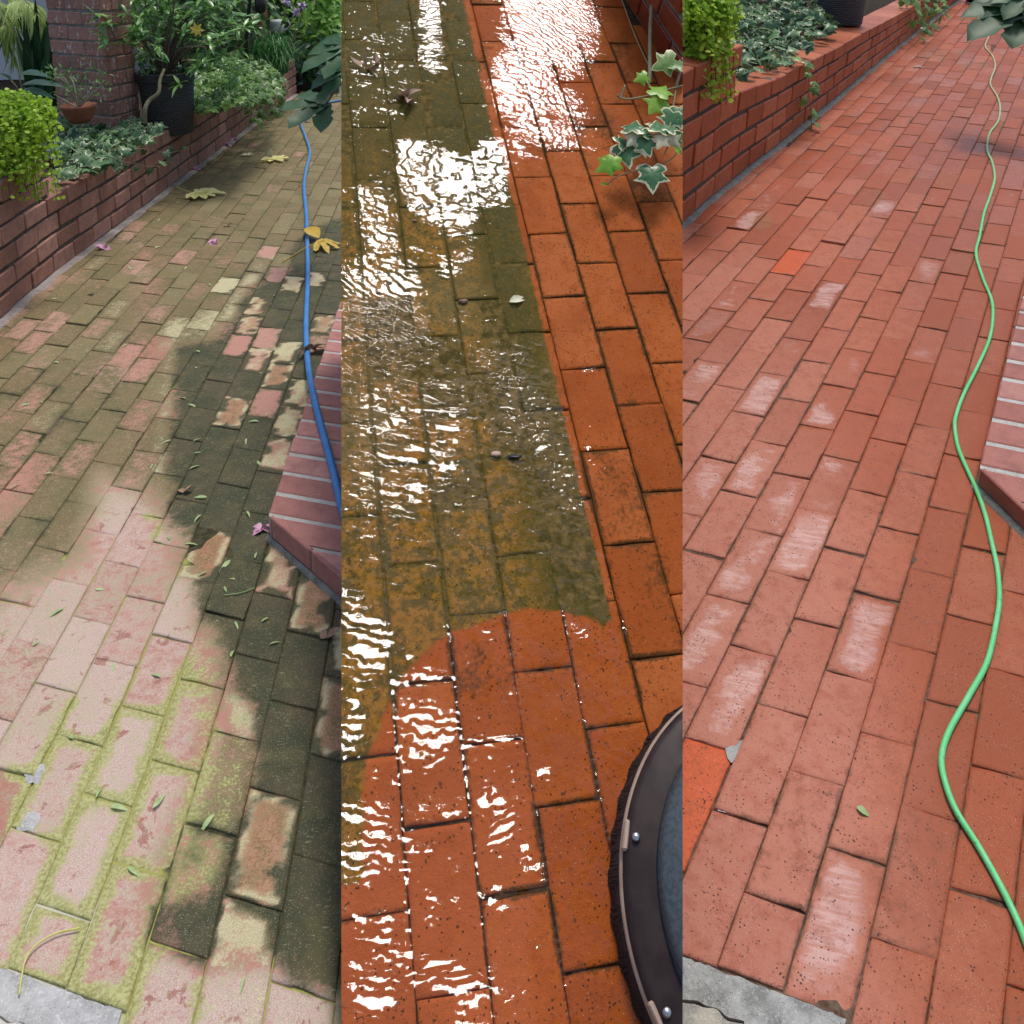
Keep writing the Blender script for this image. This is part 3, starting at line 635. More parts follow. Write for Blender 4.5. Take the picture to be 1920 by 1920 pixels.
mb = MB(); mb.add([W(2, *q, h_) for h_ in (-.0009, -.0024) for q in ((-3.5, -1.2), (-.2, -1.2), (.4, .4), (1.2, .95), (2.3, 1.1), (3.83, .6), (3.83, 23), (-3.5, 23))], [tuple(range(8)), tuple(range(15, 7, -1))] + [(i, 8 + i, 8 + (i + 1) % 8, (i + 1) % 8) for i in range(8)])
struct(mb.build('silt', M['silt'], None, 2, smooth=False), 'olive silt lying in the joints of the unscrubbed bricks')
bed(2, 'scrubbed_path_base', M['dirt2'], [(640, -45), (1280, -45), (1280, 1990), (640, 1990)], -.0038, -.055)

# --- 3: the washed walk
SCUFF_SHEEN = [(1415, 735, 55, 45), (1545, 760, 50, 55), (1735, 645, 32, 45), (1550, 890, 50, 60), (1440, 930, 50, 60), (1310, 710, 45, 45), (1610, 1190, 60, 75), (1335, 1190, 60, 80), (1340, 1300, 70, 70), (1310, 900, 50, 60), (1390, 880, 40, 40), (1540, 560, 30, 30), (1400, 420, 30, 15), (1640, 385, 20, 15), (1480, 1020, 50, 60), (1400, 1050, 50, 60), (1530, 1830, 60, 70), (1740, 510, 30, 25), (1330, 590, 40, 40), (1470, 640, 30, 30)]
TAN = [(1737, 103, 14, 9), (1763, 99, 13, 8), (1765, 110, 13, 8), (1803, 98, 12, 8), (1813, 124, 14, 9), (1843, 122, 14, 9), (1810, 35, 12, 6), (1680, 133, 14, 8), (1640, 370, 26, 20), (1780, 340, 24, 20), (1425, 415, 30, 20), (1800, 490, 30, 25)]
SC3 = fit([(e[0], e[1]) for e in SCUFF_SHEEN], 3); OR3 = fit([(1478, 482)], 3) + [(-.5, 1.0)]
LIFT3 = fit([(1460, 380), (1500, 365), (1540, 350), (1430, 400), (1700, 385), (1590, 440)], 3)
DEEP3 = fit([(1310, 460), (1300, 640), (1335, 590), (1905, 500), (1840, 490), (1870, 330), (1640, 365)], 3)
def sp3(cu, cv):
    d = {}
    if cell(OR3, cu, cv): d['orange'] = 1
    if cell(LIFT3, cu, cv): d['lift'] = .005
    if cell(SC3, cu, cv): d['scuff_sheen'] = 1
    if cell(DEEP3, cu, cv): d['wet'] = 1
    return d
def at3(x, y, U, V, E, sp, cx_, cy_):
    sc_ = np.zeros(x.shape); tn = np.zeros(x.shape)
    if sp.get('scuff_sheen') or rng.random() < .12: sc_ = np.clip((fbm(U * 1.1 + 20, V * .8 + 20, 401, 3) - .22) * 2.0, 0, 1) * np.clip((E + .25 * (fbm(U * 2.4, V * 1.8, 441, 3) - .5)) / .34, 0, 1) ** .8 * (1.25 if sp.get('scuff_sheen') else .55) * (cy_ > 250)
    for e in TAN: tn = np.maximum(tn, np.clip(.3 + ell(x, y, e) * 1.6, 0, 1) * (ell(x, y, e) > -.3))
    edge = np.clip(1 - E / .1, 0, 1)
    pink = .12 + .84 * soft(1560 - x + (y - 900) * .25, 250) * soft(y - 500, 200) - .2 * soft(x - 1650, 120)
    wet = .15 + .6 * soft(x - 1640, 140) * soft(y - 150, 150) + .7 * sp.get('wet', 0)  # deeper orange and smoother towards the right and on listed bricks
    return dict(scuff_sheen=sc_, tan=tn, pink=pink, wet=np.clip(wet, 0, 1), dirt=.17 + .05 * (y > 1300) + .12 * (rng.random() < .25) + .34 * edge * np.clip(fbm(U * 1.5, V, 421, 3) * 3 - .9, 0, 1), orange=np.full(x.shape, sp.get('orange', 0) * .9))
def skip3(cu, cv, va, vb):
    if cu < uw(3, cv) + .1: return True
    if cv < -1 and cu < 3: return True
    return vb > 79
mb = pave(3, range(-11, 12), -3, 79, 1, skip3, at3, sp3)
struct(mb.build('washed_path', M['p3'], None, 3), 'clean red brick walk')
bed(3, 'washed_path_base', M['dirt3'], [(1280, 3), (1940, 3), (2400, 300), (2400, 1990), (1280, 1990)], -.0038, -.055)
# ------------------------------------------------------------------ retaining walls
def garden_wall(p, v0, v1, hf, n_course, mats, name, label, vstep, step_extra, thick=.185, far=None):
    P = PL[p]
    def WP(s, d, h):                          # s in lattice v, d metres behind the face, h height fraction*hf
        u = uw(p, s); q = W(p, u, s)
        t = unit(W(p, uw(p, s + .5), s + .5) - W(p, uw(p, s - .5), s - .5)); o = np.cross(P['n'], t)
        if o @ P['bu'] > 0: o = -o
        return q + o * d + P['n'] * (h * float(hf(s)))
    root = thing(name, label, 'garden wall', WP((v0 + v1) / 2, .06, 0))
    capm, bodym, mor = MB(), MB(), MB()
    H = 1.0; ch = H / n_course
    vl = float(np.linalg.norm(P['bv'])); per = .2 / vl if p == 1 else .24 / vl * .86
    def course(mb, h0, h1, a, b, off, th, proud):
        s = a - off
        while s < b:
            e = s + per * (1 + rng.normal(0, .03)); x0, x1 = max(s, a) + .04, min(e, b) - .04
            if x1 - x0 > .3:
                dd = rng.normal(0, .0018) - proud
                hexa(mb, WP, x0, x1, dd, th, h0 + .022 + rng.normal(0, .004), h1 - .022 + rng.normal(0, .004), (.04, .0035, .012), (.02, .0009, .004), rnd=rng.random())
            s = e
    for c in range(n_course):
        course(capm if c == n_course - 1 else bodym, c * ch, (c + 1) * ch, v0, v1, per * (.5 * (c % 2) + .13 * c), thick, .004 if c == n_course - 1 else 0)
    course(bodym, 1.0, 1.0 + ch, v0, vstep, per * .3, thick, 0); course(capm, 1.0 + ch, 1.0 + 2 * ch, v0, vstep, per * .75, thick + .02, .004)
    # mortar core
    S = np.linspace(v0, v1, 60); V = []; F = []
    for s in S:
        top = 1.0 - .03
        V += [WP(s, .011, 0), WP(s, .011, top), WP(s, thick - .006, top), WP(s, thick - .006, 0)]
    for i in range(len(S) - 1):
        for k in range(4):
            F.append((i * 4 + k, i * 4 + (k + 1) % 4, i * 4 + 4 + (k + 1) % 4, i * 4 + 4 + k))
    mor.add(V, F)
    S = np.linspace(v0, vstep - .08, 12); V = []; F = []
    for s in S: V += [WP(s, .011, 1.0 - .03), WP(s, .011, 1 + 2 * ch - .03), WP(s, thick - .006, 1 + 2 * ch - .03), WP(s, thick - .006, .97)]
    for i in range(len(S) - 1):
        for k in range(4):
            F.append((i * 4 + k, i * 4 + (k + 1) % 4, i * 4 + 4 + (k + 1) % 4, i * 4 + 4 + k))
    F.append(tuple((len(S) - 1) * 4 + k for k in range(4))); mor.add(V, F)
    bodym.build('brick_courses', mats[0], root, p, smooth=False); capm.build('coping', mats[0], root, p, smooth=False); mor.build('mortar', mats[1], root, p, smooth=False)
    return WP, root
h1f = lambda s: np.interp(s, [0, 90], [.35, .35])
h3f = lambda s: np.interp(s, [20, 26.4, 31.3, 39, 57.6, 80], [.455, .44, .395, .36, .262, .24])
WP1, wall1 = garden_wall(1, 8, 82, h1f, 4, (M['wall1'], M['mortar_d']), 'garden_wall', 'weathered low brick wall with a stepped top beside the algae covered path', 26.6, 2)
WP3, wall3 = garden_wall(3, 8, 79, h3f, 4, (M['wall3'], M['mortar_d']), 'garden_wall', 'rich red low brick wall with a stepped top beside the clean red path', 26.0, 2, .165)
# grey mortar strip along the foot of each wall
for p, WPx, wd in ((1, WP1, .042), (3, WP3, .030)):
    mb = MB(); S = np.linspace(8, 81 if p == 1 else 78, 140); V = []; F = []
    for s in S:
        j = .012 * mnoise.noise(Vector((s * .8, p, 0)))
        V += [WPx(s, .012, .016), WPx(s, -wd * .55 + j, .014), WPx(s, -wd + j, -.006)]
    for i in range(len(S) - 1): F += [(i * 3, i * 3 + 1, i * 3 + 4, i * 3 + 3), (i * 3 + 1, i * 3 + 2, i * 3 + 5, i * 3 + 4)]
    mb.add(V, F); struct(mb.build('mortar_strip', M['mortar_s'] if p == 1 else M['mortar'], None, p))
# soil of the raised beds
def bedsoil(p, WPx, vs, frac, wd, name):
    mb = MB(); V = []; F = []; D = np.linspace(.12, wd, 14)
    for s in vs:
        for d in D:
            fr = frac if s > (26.6 if p == 1 else 26) else frac
            V.append(WPx(s, d, fr) + np.array([0, 0, .03 * mnoise.noise(Vector((s * .4, d * 3, 1)))]))
    n = len(D)
    for i in range(len(vs) - 1):
        for j in range(n - 1): F.append((i * n + j, i * n + j + 1, (i + 1) * n + j + 1, (i + 1) * n + j))
    mb.add(V, F); return struct(mb.build(name, M['soil'], None, p))
bedsoil(1, WP1, np.linspace(8, 110, 60), .86, 4.6, 'bed_soil'); bedsoil(3, WP3, np.linspace(8, 79, 50), .84, 1.6, 'bed_soil')

# ramp walk's wall on its right
def WP2(s, d, h): 
    q = W(2, uw(2, s), s); t = unit(W(2, uw(2, 20), 20) - W(2, uw(2, 16), 16)); o = np.cross(t, PL[2]['n'])
    if o @ PL[2]['bu'] < 0: o = -o
    return q + o * d + PL[2]['n'] * h
r2 = thing('garden_wall', 'short dark red brick wall wet at its foot beside the half scrubbed walk', 'garden wall', WP2(19, .05, 0))
bm2, mm2 = MB(), MB()
for c in range(6):
    s = -7 - 1.2 * (c % 2)
    while s < 22.2:
        hexa(bm2, WP2, s + .05, s + 2.33, rng.normal(0, .0015), .1, c * .085 + .005, c * .085 + .077, (.05, .004, .004), (.02, .0008, .0012), rnd=rng.random()); s += 2.4
V = []; S2 = (-8, 15.63, 20.44, 22.3)
for s in S2: V += [WP2(s, .008, -.006), WP2(s, .008, .505), WP2(s, .09, .505), WP2(s, .09, -.006)]
mm2.add(V, [(i * 4 + k, i * 4 + (k + 1) % 4, i * 4 + 4 + (k + 1) % 4, i * 4 + 4 + k) for i in range(3) for k in range(4)] + [(0, 1, 2, 3), (12, 13, 14, 15)])
bm2.build('brick_courses', M['wall2'], r2, 2, smooth=False); mm2.build('mortar', M['mortar'], r2, 2, smooth=False)

# ------------------------------------------------------------------ brick steps at the right edge of walks 1 and 3
def brick_step(p, h, poly, rows, mat, mor, label, loc, jl):
    root = thing('brick_step', label, 'step', loc)
    b, m = MB(), MB(); P = PL[p]
    fr = lambda s, d, hh: W(p, d, s, hh)
    c0, c1 = poly[0], poly[1]                 # front corner and far end of the diagonal front edge, in lattice units
    sl = (c1[1] - c0[1]) / (c1[0] - c0[0])
    def left(v): return c0[0] + .012 * (v - c0[1])
    for r in range(rows):
        va = c0[1] + r * 1.0 - 0.0; vb = va + 1.0
        u = left(va + .5)
        uend = 9.0; k = 0; u0 = u
        ln = 2.1
        while u0 < uend:
            u1 = u0 + (ln if k else ln * (.55 + .9 * ((r * 7) % 3) / 3 if r else 1.6) + 6 * 0)
            u1 = u0 + 6.5 if True else u1
            hexa(b, fr, va + .085, vb - .085, u0, u1, .004, h + rng.normal(0, .0008), (.04, .04, .003), (.012, .012, .0004), rnd=rng.random()); u0 = u1 + .12; k += 1
    # diagonal front: bricks cut along the diagonal, a front course of faces
    top = [W(p, *c0, h), W(p, c1[0], c1[1], h), W(p, c1[0], c0[1] - .06, h)]
    L = np.hypot(c1[0] - c0[0], 1) ; d = np.array([c1[0] - c0[0], c1[1] - c0[1]]); nd = np.linalg.norm(d); d = d / nd
    # wedge rows below the corner line
    r = -1
    while c0[1] + r + .9 > c0[1] + sl * (9 - c0[0]):
        va, vb = c0[1] + r + .085, c0[1] + r + 1 - .085
        ua = c0[0] + (va - c0[1]) / sl; ub = c0[0] + (vb - c0[1]) / sl; ua = min(ua, 9)
        q = [(ub, vb), (9, vb), (9, va), (ua, va)]; V = [W(p, a, bb, h) for a, bb in q] + [W(p, a, bb, .004) for a, bb in q]
        b.add(V, [(0, 1, 2, 3), (0, 4, 5, 1), (1, 5, 6, 2), (2, 6, 7, 3), (3, 7, 4, 0), (7, 6, 5, 4)], rnd=rng.random()); r -= 1
    # front faces along the diagonal, proud of the mortar
    nrm = np.array([d[1], -d[0]]); nrm = nrm if nrm[1] < 0 else -nrm
    fq = lambda s, dd, hh: W(p, c0[0] + d[0] * s + nrm[0] * dd, c0[1] + d[1] * s + nrm[1] * dd, hh)
    s = .09; i = 0
    while s < nd * (9 - c0[0]) / (c1[0] - c0[0]):
        e = s + jl[i % len(jl)]; hexa(b, fq, s, e - .12, -.1, .045, .010, h + .0015, (.03, .03, .003), (.008, .006, .0004), rnd=rng.random()); s = e; i += 1
    # left faces
    v = c0[1] + .1
    # mortar core
    ring = [c0, (9, c0[1] + sl * (9 - c0[0])), (9, c0[1] + rows), (left(c0[1] + rows), c0[1] + rows)]
    ring = [(a + .0, bb) for a, bb in ring]
    V = [W(p, a + .015, bb, h - .0035) for a, bb in ring] + [W(p, a + .015, bb, -.004) for a, bb in ring]
    m.add(V, [(0, 1, 2, 3)] + [(i, i + 4, (i + 1) % 4 + 4, (i + 1) % 4) for i in range(4)])
    b.build('bricks', mat, root, p, smooth=False); m.build('mortar', mor, root, p, smooth=False)
    # a mortar fillet on the ground along the front
    f = MB(); V = []; F = []
    for k in range(12):
        s = nd * 1.4 * k / 11; V += [fq(s, .04, .010), fq(s, .14, .006), fq(s, .17, -.003)]
    for k in range(11): F += [(k * 3, k * 3 + 1, k * 3 + 4, k * 3 + 3), (k * 3 + 1, k * 3 + 2, k * 3 + 5, k * 3 + 4)]
    f.add(V, F); f.build('mortar_fillet', M['mortar'], root, p)
brick_step(1, .064, [(2.98, 10.08), (5.07, 8.35)], 15, M['step1'], M['mortar_l'], 'low faded brick step with thick pale joints under the blue hose', W(1, 3, 10.1), [1.75, 2.1])
brick_step(3, .054, [(2.98, 10.08), (4.33, 8.82)], 11, M['step3'], M['mortar_l'], 'low red brick step with a sharp glossy corner beside the green hose', W(3, 3, 10.1), [2.6, 2.1])

# ------------------------------------------------------------------ kerb and flagstone at the near left corners
for p, mat, mat2, lab in ((1, M['kerb'], M['flag'], 'dry bleached'), (3, M['kerb3'], M['flag3'], 'damp grey')):
    def strip(pts_top, pts_bot, h, mat, name):
        mb = MB(); n = len(pts_top); V = [W(p, *q, h) for q in pts_top] + [W(p, *q, h) for q in pts_bot] + [W(p, *q, -.03) for q in pts_top] + [W(p, *q, -.03) for q in pts_bot]
        F = []
        for i in range(n - 1): F += [(i, i + 1, n + i + 1, n + i), (i, 2 * n + i, 2 * n + i + 1, i + 1), (n + i, n + i + 1, 3 * n + i + 1, 3 * n + i)]
        F += [(0, n, 3 * n, 2 * n), (n - 1, 2 * n + n - 1, 4 * n - 1, 2 * n - 1)]
        mb.add(V, F); return mb.build(name, mat, None, p, smooth=False)
    U = np.linspace(-3, 2.93, 90)
    low = [-1.62 - .1 * mnoise.noise(Vector((u * 1.3, p, 2))) - .06 * mnoise.noise(Vector((u * 4, p, 5))) + (.16 if p == 3 else 0.05) * (u < 1.6) for u in U]
    struct(strip([(u, -1.02 + .035 * mnoise.noise(Vector((u * 4, 0, p))) + .02 * mnoise.noise(Vector((u * 13, 3, p)))) for u in U], list(zip(U, low)), .001, mat, 'kerb'))
    top = [(u, l - .07 - .05 * mnoise.noise(Vector((u * 3, 9, p)))) for u, l in zip(U, low)]
    cr = 2.05 if p == 1 else 2.25
    a = [q for q in top if q[0] < cr]; bt = [(u, -2.9) for u, _ in a]
    tag(strip(a, bt, .009, mat2, 'flagstone'), ('pale cream flagstone in the corner below the dry kerb' if p == 1 else 'damp tan grey flagstone in the corner below the wet kerb'), 'flagstone')
# two grey mortar patches beside the odd brick
for p in (1, 3):
    for pt, sz in ((((160, 800), (1385, 1412))[p == 3], .35), (((135, 1020), (1372, 1507))[p == 3], .33)):
        q = (pt[0] * .41667, 1120 + pt[1] * .41667) if p == 1 else pt
        u, v = UV(p, *q); mb = MB(); V = [W(p, u, v, .0022)]; n = 14
        for k in range(n):
            an = 2 * math.pi * k / n; r_ = sz * .60 * (1 + .7 * mnoise.noise(Vector((math.cos(an) * 1.5, math.sin(an) * 1.5, u)))); V.append(W(p, u + r_ * math.cos(an), v + r_ * .85 * math.sin(an), .0012))
        mb.add(V, [(0, 1 + k, 1 + (k + 1) % n) for k in range(n)]); struct(mb.build('mortar_patch', M['kerb'] if p == 1 else M['kerb3'], None, p))

# ------------------------------------------------------------------ columns and the house wall
def column(p, FL, FR, BR, z0, z1, course, mat, mor, name, label, cat):
    root = thing(name, label, cat, (FL + BR) / 2 * np.array([1, 1, 0]) + np.array([0, 0, z0]))
    b, m = MB(), MB(); BL = FL + BR - FR; C = [FL, FR, BR, BL]; up = np.array([0, 0, 1.0]); ctr = (FL + BR) / 2
    nc = int((z1 - z0) / course)
    for f in range(4):
        A, B = C[f].copy(), C[(f + 1) % 4].copy(); A[2] = B[2] = 0; t = unit(B - A); Lf = np.linalg.norm(B - A); o = ctr - A; o[2] = 0; o = unit(o - t * (o @ t))
        fr = lambda s, d, h: A + t * s + o * d + up * h
        for c in range(nc):
            cuts = [0, Lf * (.36 if c % 2 else .64), Lf]
            for i in range(2):
                i0, i1 = cuts[i] + (.005 if i else .0), cuts[i + 1] - (.005 if i == 0 else .0)
                if f % 2: i0, i1 = (i0 + .03, i1) if i == 0 else (i0, i1 - .03)
                hexa(b, fr, i0, i1, rng.normal(0, .001), .03, z0 + c * course + .006, z0 + (c + 1) * course - .006, .004, .0016, rnd=rng.random())
    q = [c + unit((ctr - c) * np.array([1, 1, 0])) * .009 for c in C]; V = [np.array([c[0], c[1], z0]) for c in q] + [np.array([c[0], c[1], z0 + nc * course]) for c in q]
    m.add(V, [(0, 1, 5, 4), (1, 2, 6, 5), (2, 3, 7, 6), (3, 0, 4, 7), (4, 5, 6, 7)])
    b.build('bricks', mat, root, p, smooth=False); m.build('mortar', mor, root, p, smooth=False)
    cp = MB(); w_ = [c - unit((ctr - c) * np.array([1, 1, 0])) * .04 for c in C]; zt = z0 + nc * course
    cp.add([np.array([c[0], c[1], zt]) for c in w_] + [np.array([c[0], c[1], zt + .06]) for c in w_], [(3, 2, 1, 0), (4, 5, 6, 7)] + [(i, (i + 1) % 4, (i + 1) % 4 + 4, i + 4) for i in range(4)])
    cp.build('coping', mor, root, p, smooth=False); return root
column(1, AT(109, 225, 5.25), AT(209, 225, 5.05), AT(264, 222, 5.30), .28, 2.1, .0865, M['colm'], M['mortar'], 'brick_column', 'square brick column with white flaked paint behind the bowl', 'column')
column(1, AT(432, 60, 8.9), AT(488, 60, 8.6), AT(505, 60, 8.8), .3, 2.6, .085, M['col3'], M['mortar_d'], 'brick_pillar', 'far orange brown brick pillar behind the black pole', 'pillar')
def up3(x, y, h): return X(3, x, y, h)
c3 = [up3(1392, 22, .3), up3(1520, 14, .3), up3(1532, 2, .3)]
column(3, c3[0], c3[1], c3[1] + (c3[1] - c3[0]) @ np.array([[0, 1, 0], [-1, 0, 0], [0, 0, 1]]) * .9, c3[0][2] - .12, c3[0][2] + 1.5, .085, M['colm'], M['mortar_d'], 'brick_column', 'foot of a dark brick column behind the ivy of the clean path', 'column')
mb = MB(); A, B = AT(-260, 60, 7.3), AT(300, 60, 7.6); t = unit(B - A); o = np.array([-t[1], t[0], 0])
V = [np.array([*q[:2], z]) for q in (A, B, B + o * .2, A + o * .2) for z in (.0, 3.0)]
mb.add(V, [(0, 2, 3, 1), (2, 4, 5, 3), (4, 6, 7, 5), (6, 0, 1, 7), (1, 3, 5, 7)])
tag(mb.build('plaster_wall', M['white'], None, 1, smooth=False), 'pale plaster wall behind the palm at the far left', 'wall')

# ------------------------------------------------------------------ hoses
def hose(p, pts, r, mat, label, hfun, tip=None):
    P3 = []
    for x, y in pts:
        h = hfun(x, y); P3.append(X(p, x, y, h))
    P3 = catmull(P3, 10); 
    for q in P3:
        u, v = PL[p]['A'] @ (q - PL[p]['o'] - PL[p]['n'] * ((q - PL[p]['o']) @ PL[p]['n']))
    yy = pxP(P3)[1]; ov = np.repeat(np.clip((400 - yy) / 250, 0, 1), 12); mb = MB(); tube(mb, P3, r, 12, old=ov); o = mb.build('garden_hose', mat, None, p, True)  # hose colour shifts to a paler tone towards its far end
    return tag(o, label, 'hose')
hose(1, [(660, 186), (640, 188), (600, 196), (570, 212), (563, 228), (572, 255), (581, 285), (574, 318), (570, 350), (574, 400), (576, 450), (577, 520), (574, 600), (575, 650), (580, 700), (592, 760), (611, 830), (627, 890), (640, 945), (665, 1030)], .0105, M['bluehose'], 'blue hose running down the algae covered path and over the step',
     lambda x, y: .0105 + (.064 if y > 740 else .064 * max(0, (y - 660) / 80) if y > 660 else 0))
g3 = [(1600, 15), (1660, 30), (1685, 60), (1665, 100), (1672, 132), (1712, 150), (1722, 200), (1702, 260), (1740, 310), (1758, 370), (1736, 440), (1732, 480), (1768, 540), (1785, 600), (1775, 680), (1727, 750), (1712, 840), (1740, 910), (1755, 1000), (1730, 1100), (1695, 1200), (1670, 1330)]
G3 = [(1280 + x / 3, y / 3) for x, y in g3] + [(1280 + x / 3, 480 + y / 3) for x, y in [(1650, -10), (1690, 130), (1735, 240), (1745, 340), (1725, 470), (1660, 620), (1580, 780), (1540, 890), (1530, 960), (1550, 1080), (1600, 1200), (1650, 1310), (1700, 1450), (1740, 1620), (1770, 1760)]] + [(1280 + x * .41667, 1120 + y * .41667) for x, y in [(1425, 0), (1410, 120), (1370, 290), (1290, 440), (1200, 600), (1165, 720), (1180, 830), (1230, 960), (1330, 1120), (1420, 1280), (1490, 1420), (1536, 1530), (1590, 1680)]]
hose(3, G3, .0053, M['greenhose'], 'thin green hose snaking down the clean red path', lambda x, y: .0055)

# ------------------------------------------------------------------ floor machine on the scrubbed walk
cu_, cv_ = 5.62, -3.62
n2 = PL[2]['n']; ctr = W(2, cu_, cv_, 0); e1 = unit(PL[2]['bu']); e2 = unit(np.cross(n2, e1)); 
def LR(r): return r * .1
root = thing('floor_scrubber', 'round dark floor scrubbing machine with a bristle skirt on the wet path', 'floor scrubber', ctr)
b = MB(); prof = [(.0, .004), (LR(2.6), .004), (LR(2.785), .004), (LR(2.75), .040), (LR(2.5), .045), (0, .045)]
lathe(b, ctr, n2, prof[1:5], 96, e1)
for k in range(5000):                         # bristle tufts
    an = rng.uniform(0, 2 * math.pi); r0 = LR(2.70 + .05 * rng.random()); r1 = LR(2.765 + .05 * rng.random() + .018 * math.sin(an * 37)); da = rng.normal(0, .004)
    q0 = ctr + r0 * (math.cos(an) * e1 + math.sin(an) * e2) + n2 * .042; q1 = ctr + r1 * (math.cos(an + da) * e1 + math.sin(an + da) * e2) + n2 * .002
    s = unit(np.cross(q1 - q0, n2)) * .0011
    b.add([q0 - s, q0 + s, q1 + s * .8, q1 - s * .8], [(0, 1, 2, 3)])
b.build('brush_skirt', M['brush'], root, 2)
b = MB(); lathe(b, ctr, n2, [(LR(2.735), .036), (LR(2.745), .042), (LR(2.735), .048), (LR(2.66), .052)], 128, e1); b.build('rim_trim', M['wire'], root, 2)
b = MB(); lathe(b, ctr, n2, [(LR(2.715), .044), (LR(2.70), .058), (LR(2.62), .064), (LR(2.32), .068), (LR(2.27), .070), (LR(2.2), .07)], 128, e1); b.build('rim_band', M['band'], root, 2)
b = MB(); lathe(b, ctr, n2, [(LR(2.27), .068), (LR(2.26), .078), (LR(2.225), .088), (LR(2.16), .095), (LR(2.05), .101), (LR(1.4), .130), (LR(.9), .150), (LR(.5), .160), (LR(.2), .163)], 128, e1); b.build('housing', M['shell'], root, 2)
for a in (159, 200):
    an = math.radians(a); f = lambda s, d, h, an=an: ctr + (LR(2.665) + d) * (math.cos(an + s) * e1 + math.sin(an + s) * e2) + n2 * h
    b = MB(); hexa(b, f, -.068, .068, .0, .0085, .05, .064, (.01, .002, .003), .0003); cl = b.build('clip', M['wire'], root, 2, smooth=False)
    b = MB(); lathe(b, f(.0, -.009, .066), n2, [(.006, 0), (.006, .004), (.004, .006), (.0, .0065)], 12); o = b.build('bolt', M['bolt'], root, 2); o.parent = cl
# ------------------------------------------------------------------ planting
def R(a, b): return random.uniform(a, b)
def rvec(): return unit(rng.normal(0, 1, 3))
def inside(P, n):
    P = np.asarray(P, float); lo, hi = P.min(0), P.max(0); out = []
    while len(out) < n:
        q = lo + (hi - lo) * rng.random(2)
        if inpoly(np.array(q[0]), np.array(q[1]), P) > 0: out.append(q)
    return out
UPZ = np.array([0, 0, 1.0])
def ivy_patch(p, poly, n, hf, size, mat, name, label, stems=True, group=None, face=None):
    mb = MB()
    for x, y in inside(poly, n):
        q = X(p, x, y, hf(x, y) + R(-.055, .035))
        nn = unit(PL[p]['n'] + .95 * rvec() + np.array([.1, -.45, 0])); d = unit(rvec() * np.array([1, 1, .3]) + np.array([.15, -.5, -.25]))
        leaf_ivy(mb, q, d, nn, size * R(.55, 1.2), R(.05, .3), rnd=rng.random() ** 2, rn2=rng.random())
    o = mb.build(name, mat, None, p); return tag(o, label, 'ivy', group, 'stuff')
# --- walk 1 ivy
ivy_patch(1, [(95, 188), (118, 192), (130, 206), (165, 210), (190, 214), (265, 222), (305, 238), (300, 250), (262, 268), (235, 285), (215, 300), (160, 315), (110, 335), (100, 300), (80, 260), (80, 215)], 560, lambda x, y: .40, .062, M['ivy'], 'ivy', 'mat of grey green ivy in the raised bed below the brick column')
ivy_patch(1, [(366, 205), (366, 160), (378, 130), (420, 102), (450, 88), (480, 100), (510, 122), (528, 150), (520, 172), (490, 184), (460, 190), (428, 194), (395, 208)], 1500, lambda x, y: .44 + .10 * max(0, 1 - abs(x - 440) / 70), .062, M['ivyg'], 'ivy', 'green mound of ivy in the raised bed right of the dark pot')
def trail(p, WPx, pts, label, mat, stemm, size, n, name='ivy_sprig', hang=.03, group=None, clipw=True):
    # a hanging stem with leaves; pts are (lattice v, metres in front of the wall face, height fraction)
    P3 = catmull([WPx(*q) for q in pts], 8); root = thing(name, label, 'ivy sprig', P3[0], group)
    mb = MB(); tube(mb, P3, .0018, 5); lf = MB()
    for i in range(n):
        k = min(len(P3) - 2, int((i + .7) / n * (len(P3) - 1))); q = P3[k]; t = unit(P3[k + 1] - P3[k]); sd = rvec(); e = q + unit(np.cross(t, sd)) * size * .5
        tube(mb, [q, (q + e) / 2 + UPZ * .004, e], .0009, 4)
        leaf_ivy(lf, e, unit(e - q + np.array([0, -.3, -.6]) * size), unit(np.array([.5, -.8, .5]) + .5 * rvec()), size * R(.7, 1.2), R(.05, .3), rnd=rng.random(), rn2=rng.random())
    mb.build('stem', stemm, root, p if clipw else None); lf.build('leaves', mat, root, p if clipw else None); return root
def foot_v(p, x, y): return UV(p, x, y)[1]
va = foot_v(1, 240, 410)
trail(1, WP1, [(va - 2.5, .03, 1.05), (va - .5, -.03, .92), (va + 2.5, -.07, .66), (va + 5, -.09, .62)], 'thin ivy runner drooping over the algae streaked wall', M['ivy'], M['stem'], .042, 7)
trail(1, WP1, [(va - .5, .05, 1.06), (va + 2, -.03, .98), (va + 5, -.07, .74), (va + 8.2, -.1, .62)], 'longer ivy runner with pointed leaves across the wall face', M['ivy'], M['stem'], .045, 6)
vb = foot_v(1, 500, 215)
tl = [trail(1, WP1, [(vb + dv, .05, 1.1), (vb + dv + R(-1, 1), -.05, .9), (vb + dv + R(-1.5, 1.5), -.08 - R(0, .05), .5), (vb + dv + R(-2, 2), -.1 - R(0, .08), .1)], '', M['ivyg'], M['stem'], .05, 17) for dv in (-9, -6, -4, -2.5, -1, .5, 1.5, 3)]
for o in tl: o['label'] = 'leafy ivy strand hanging down the far end of the wall'; o['group'] = 'ivy strands over the far wall'
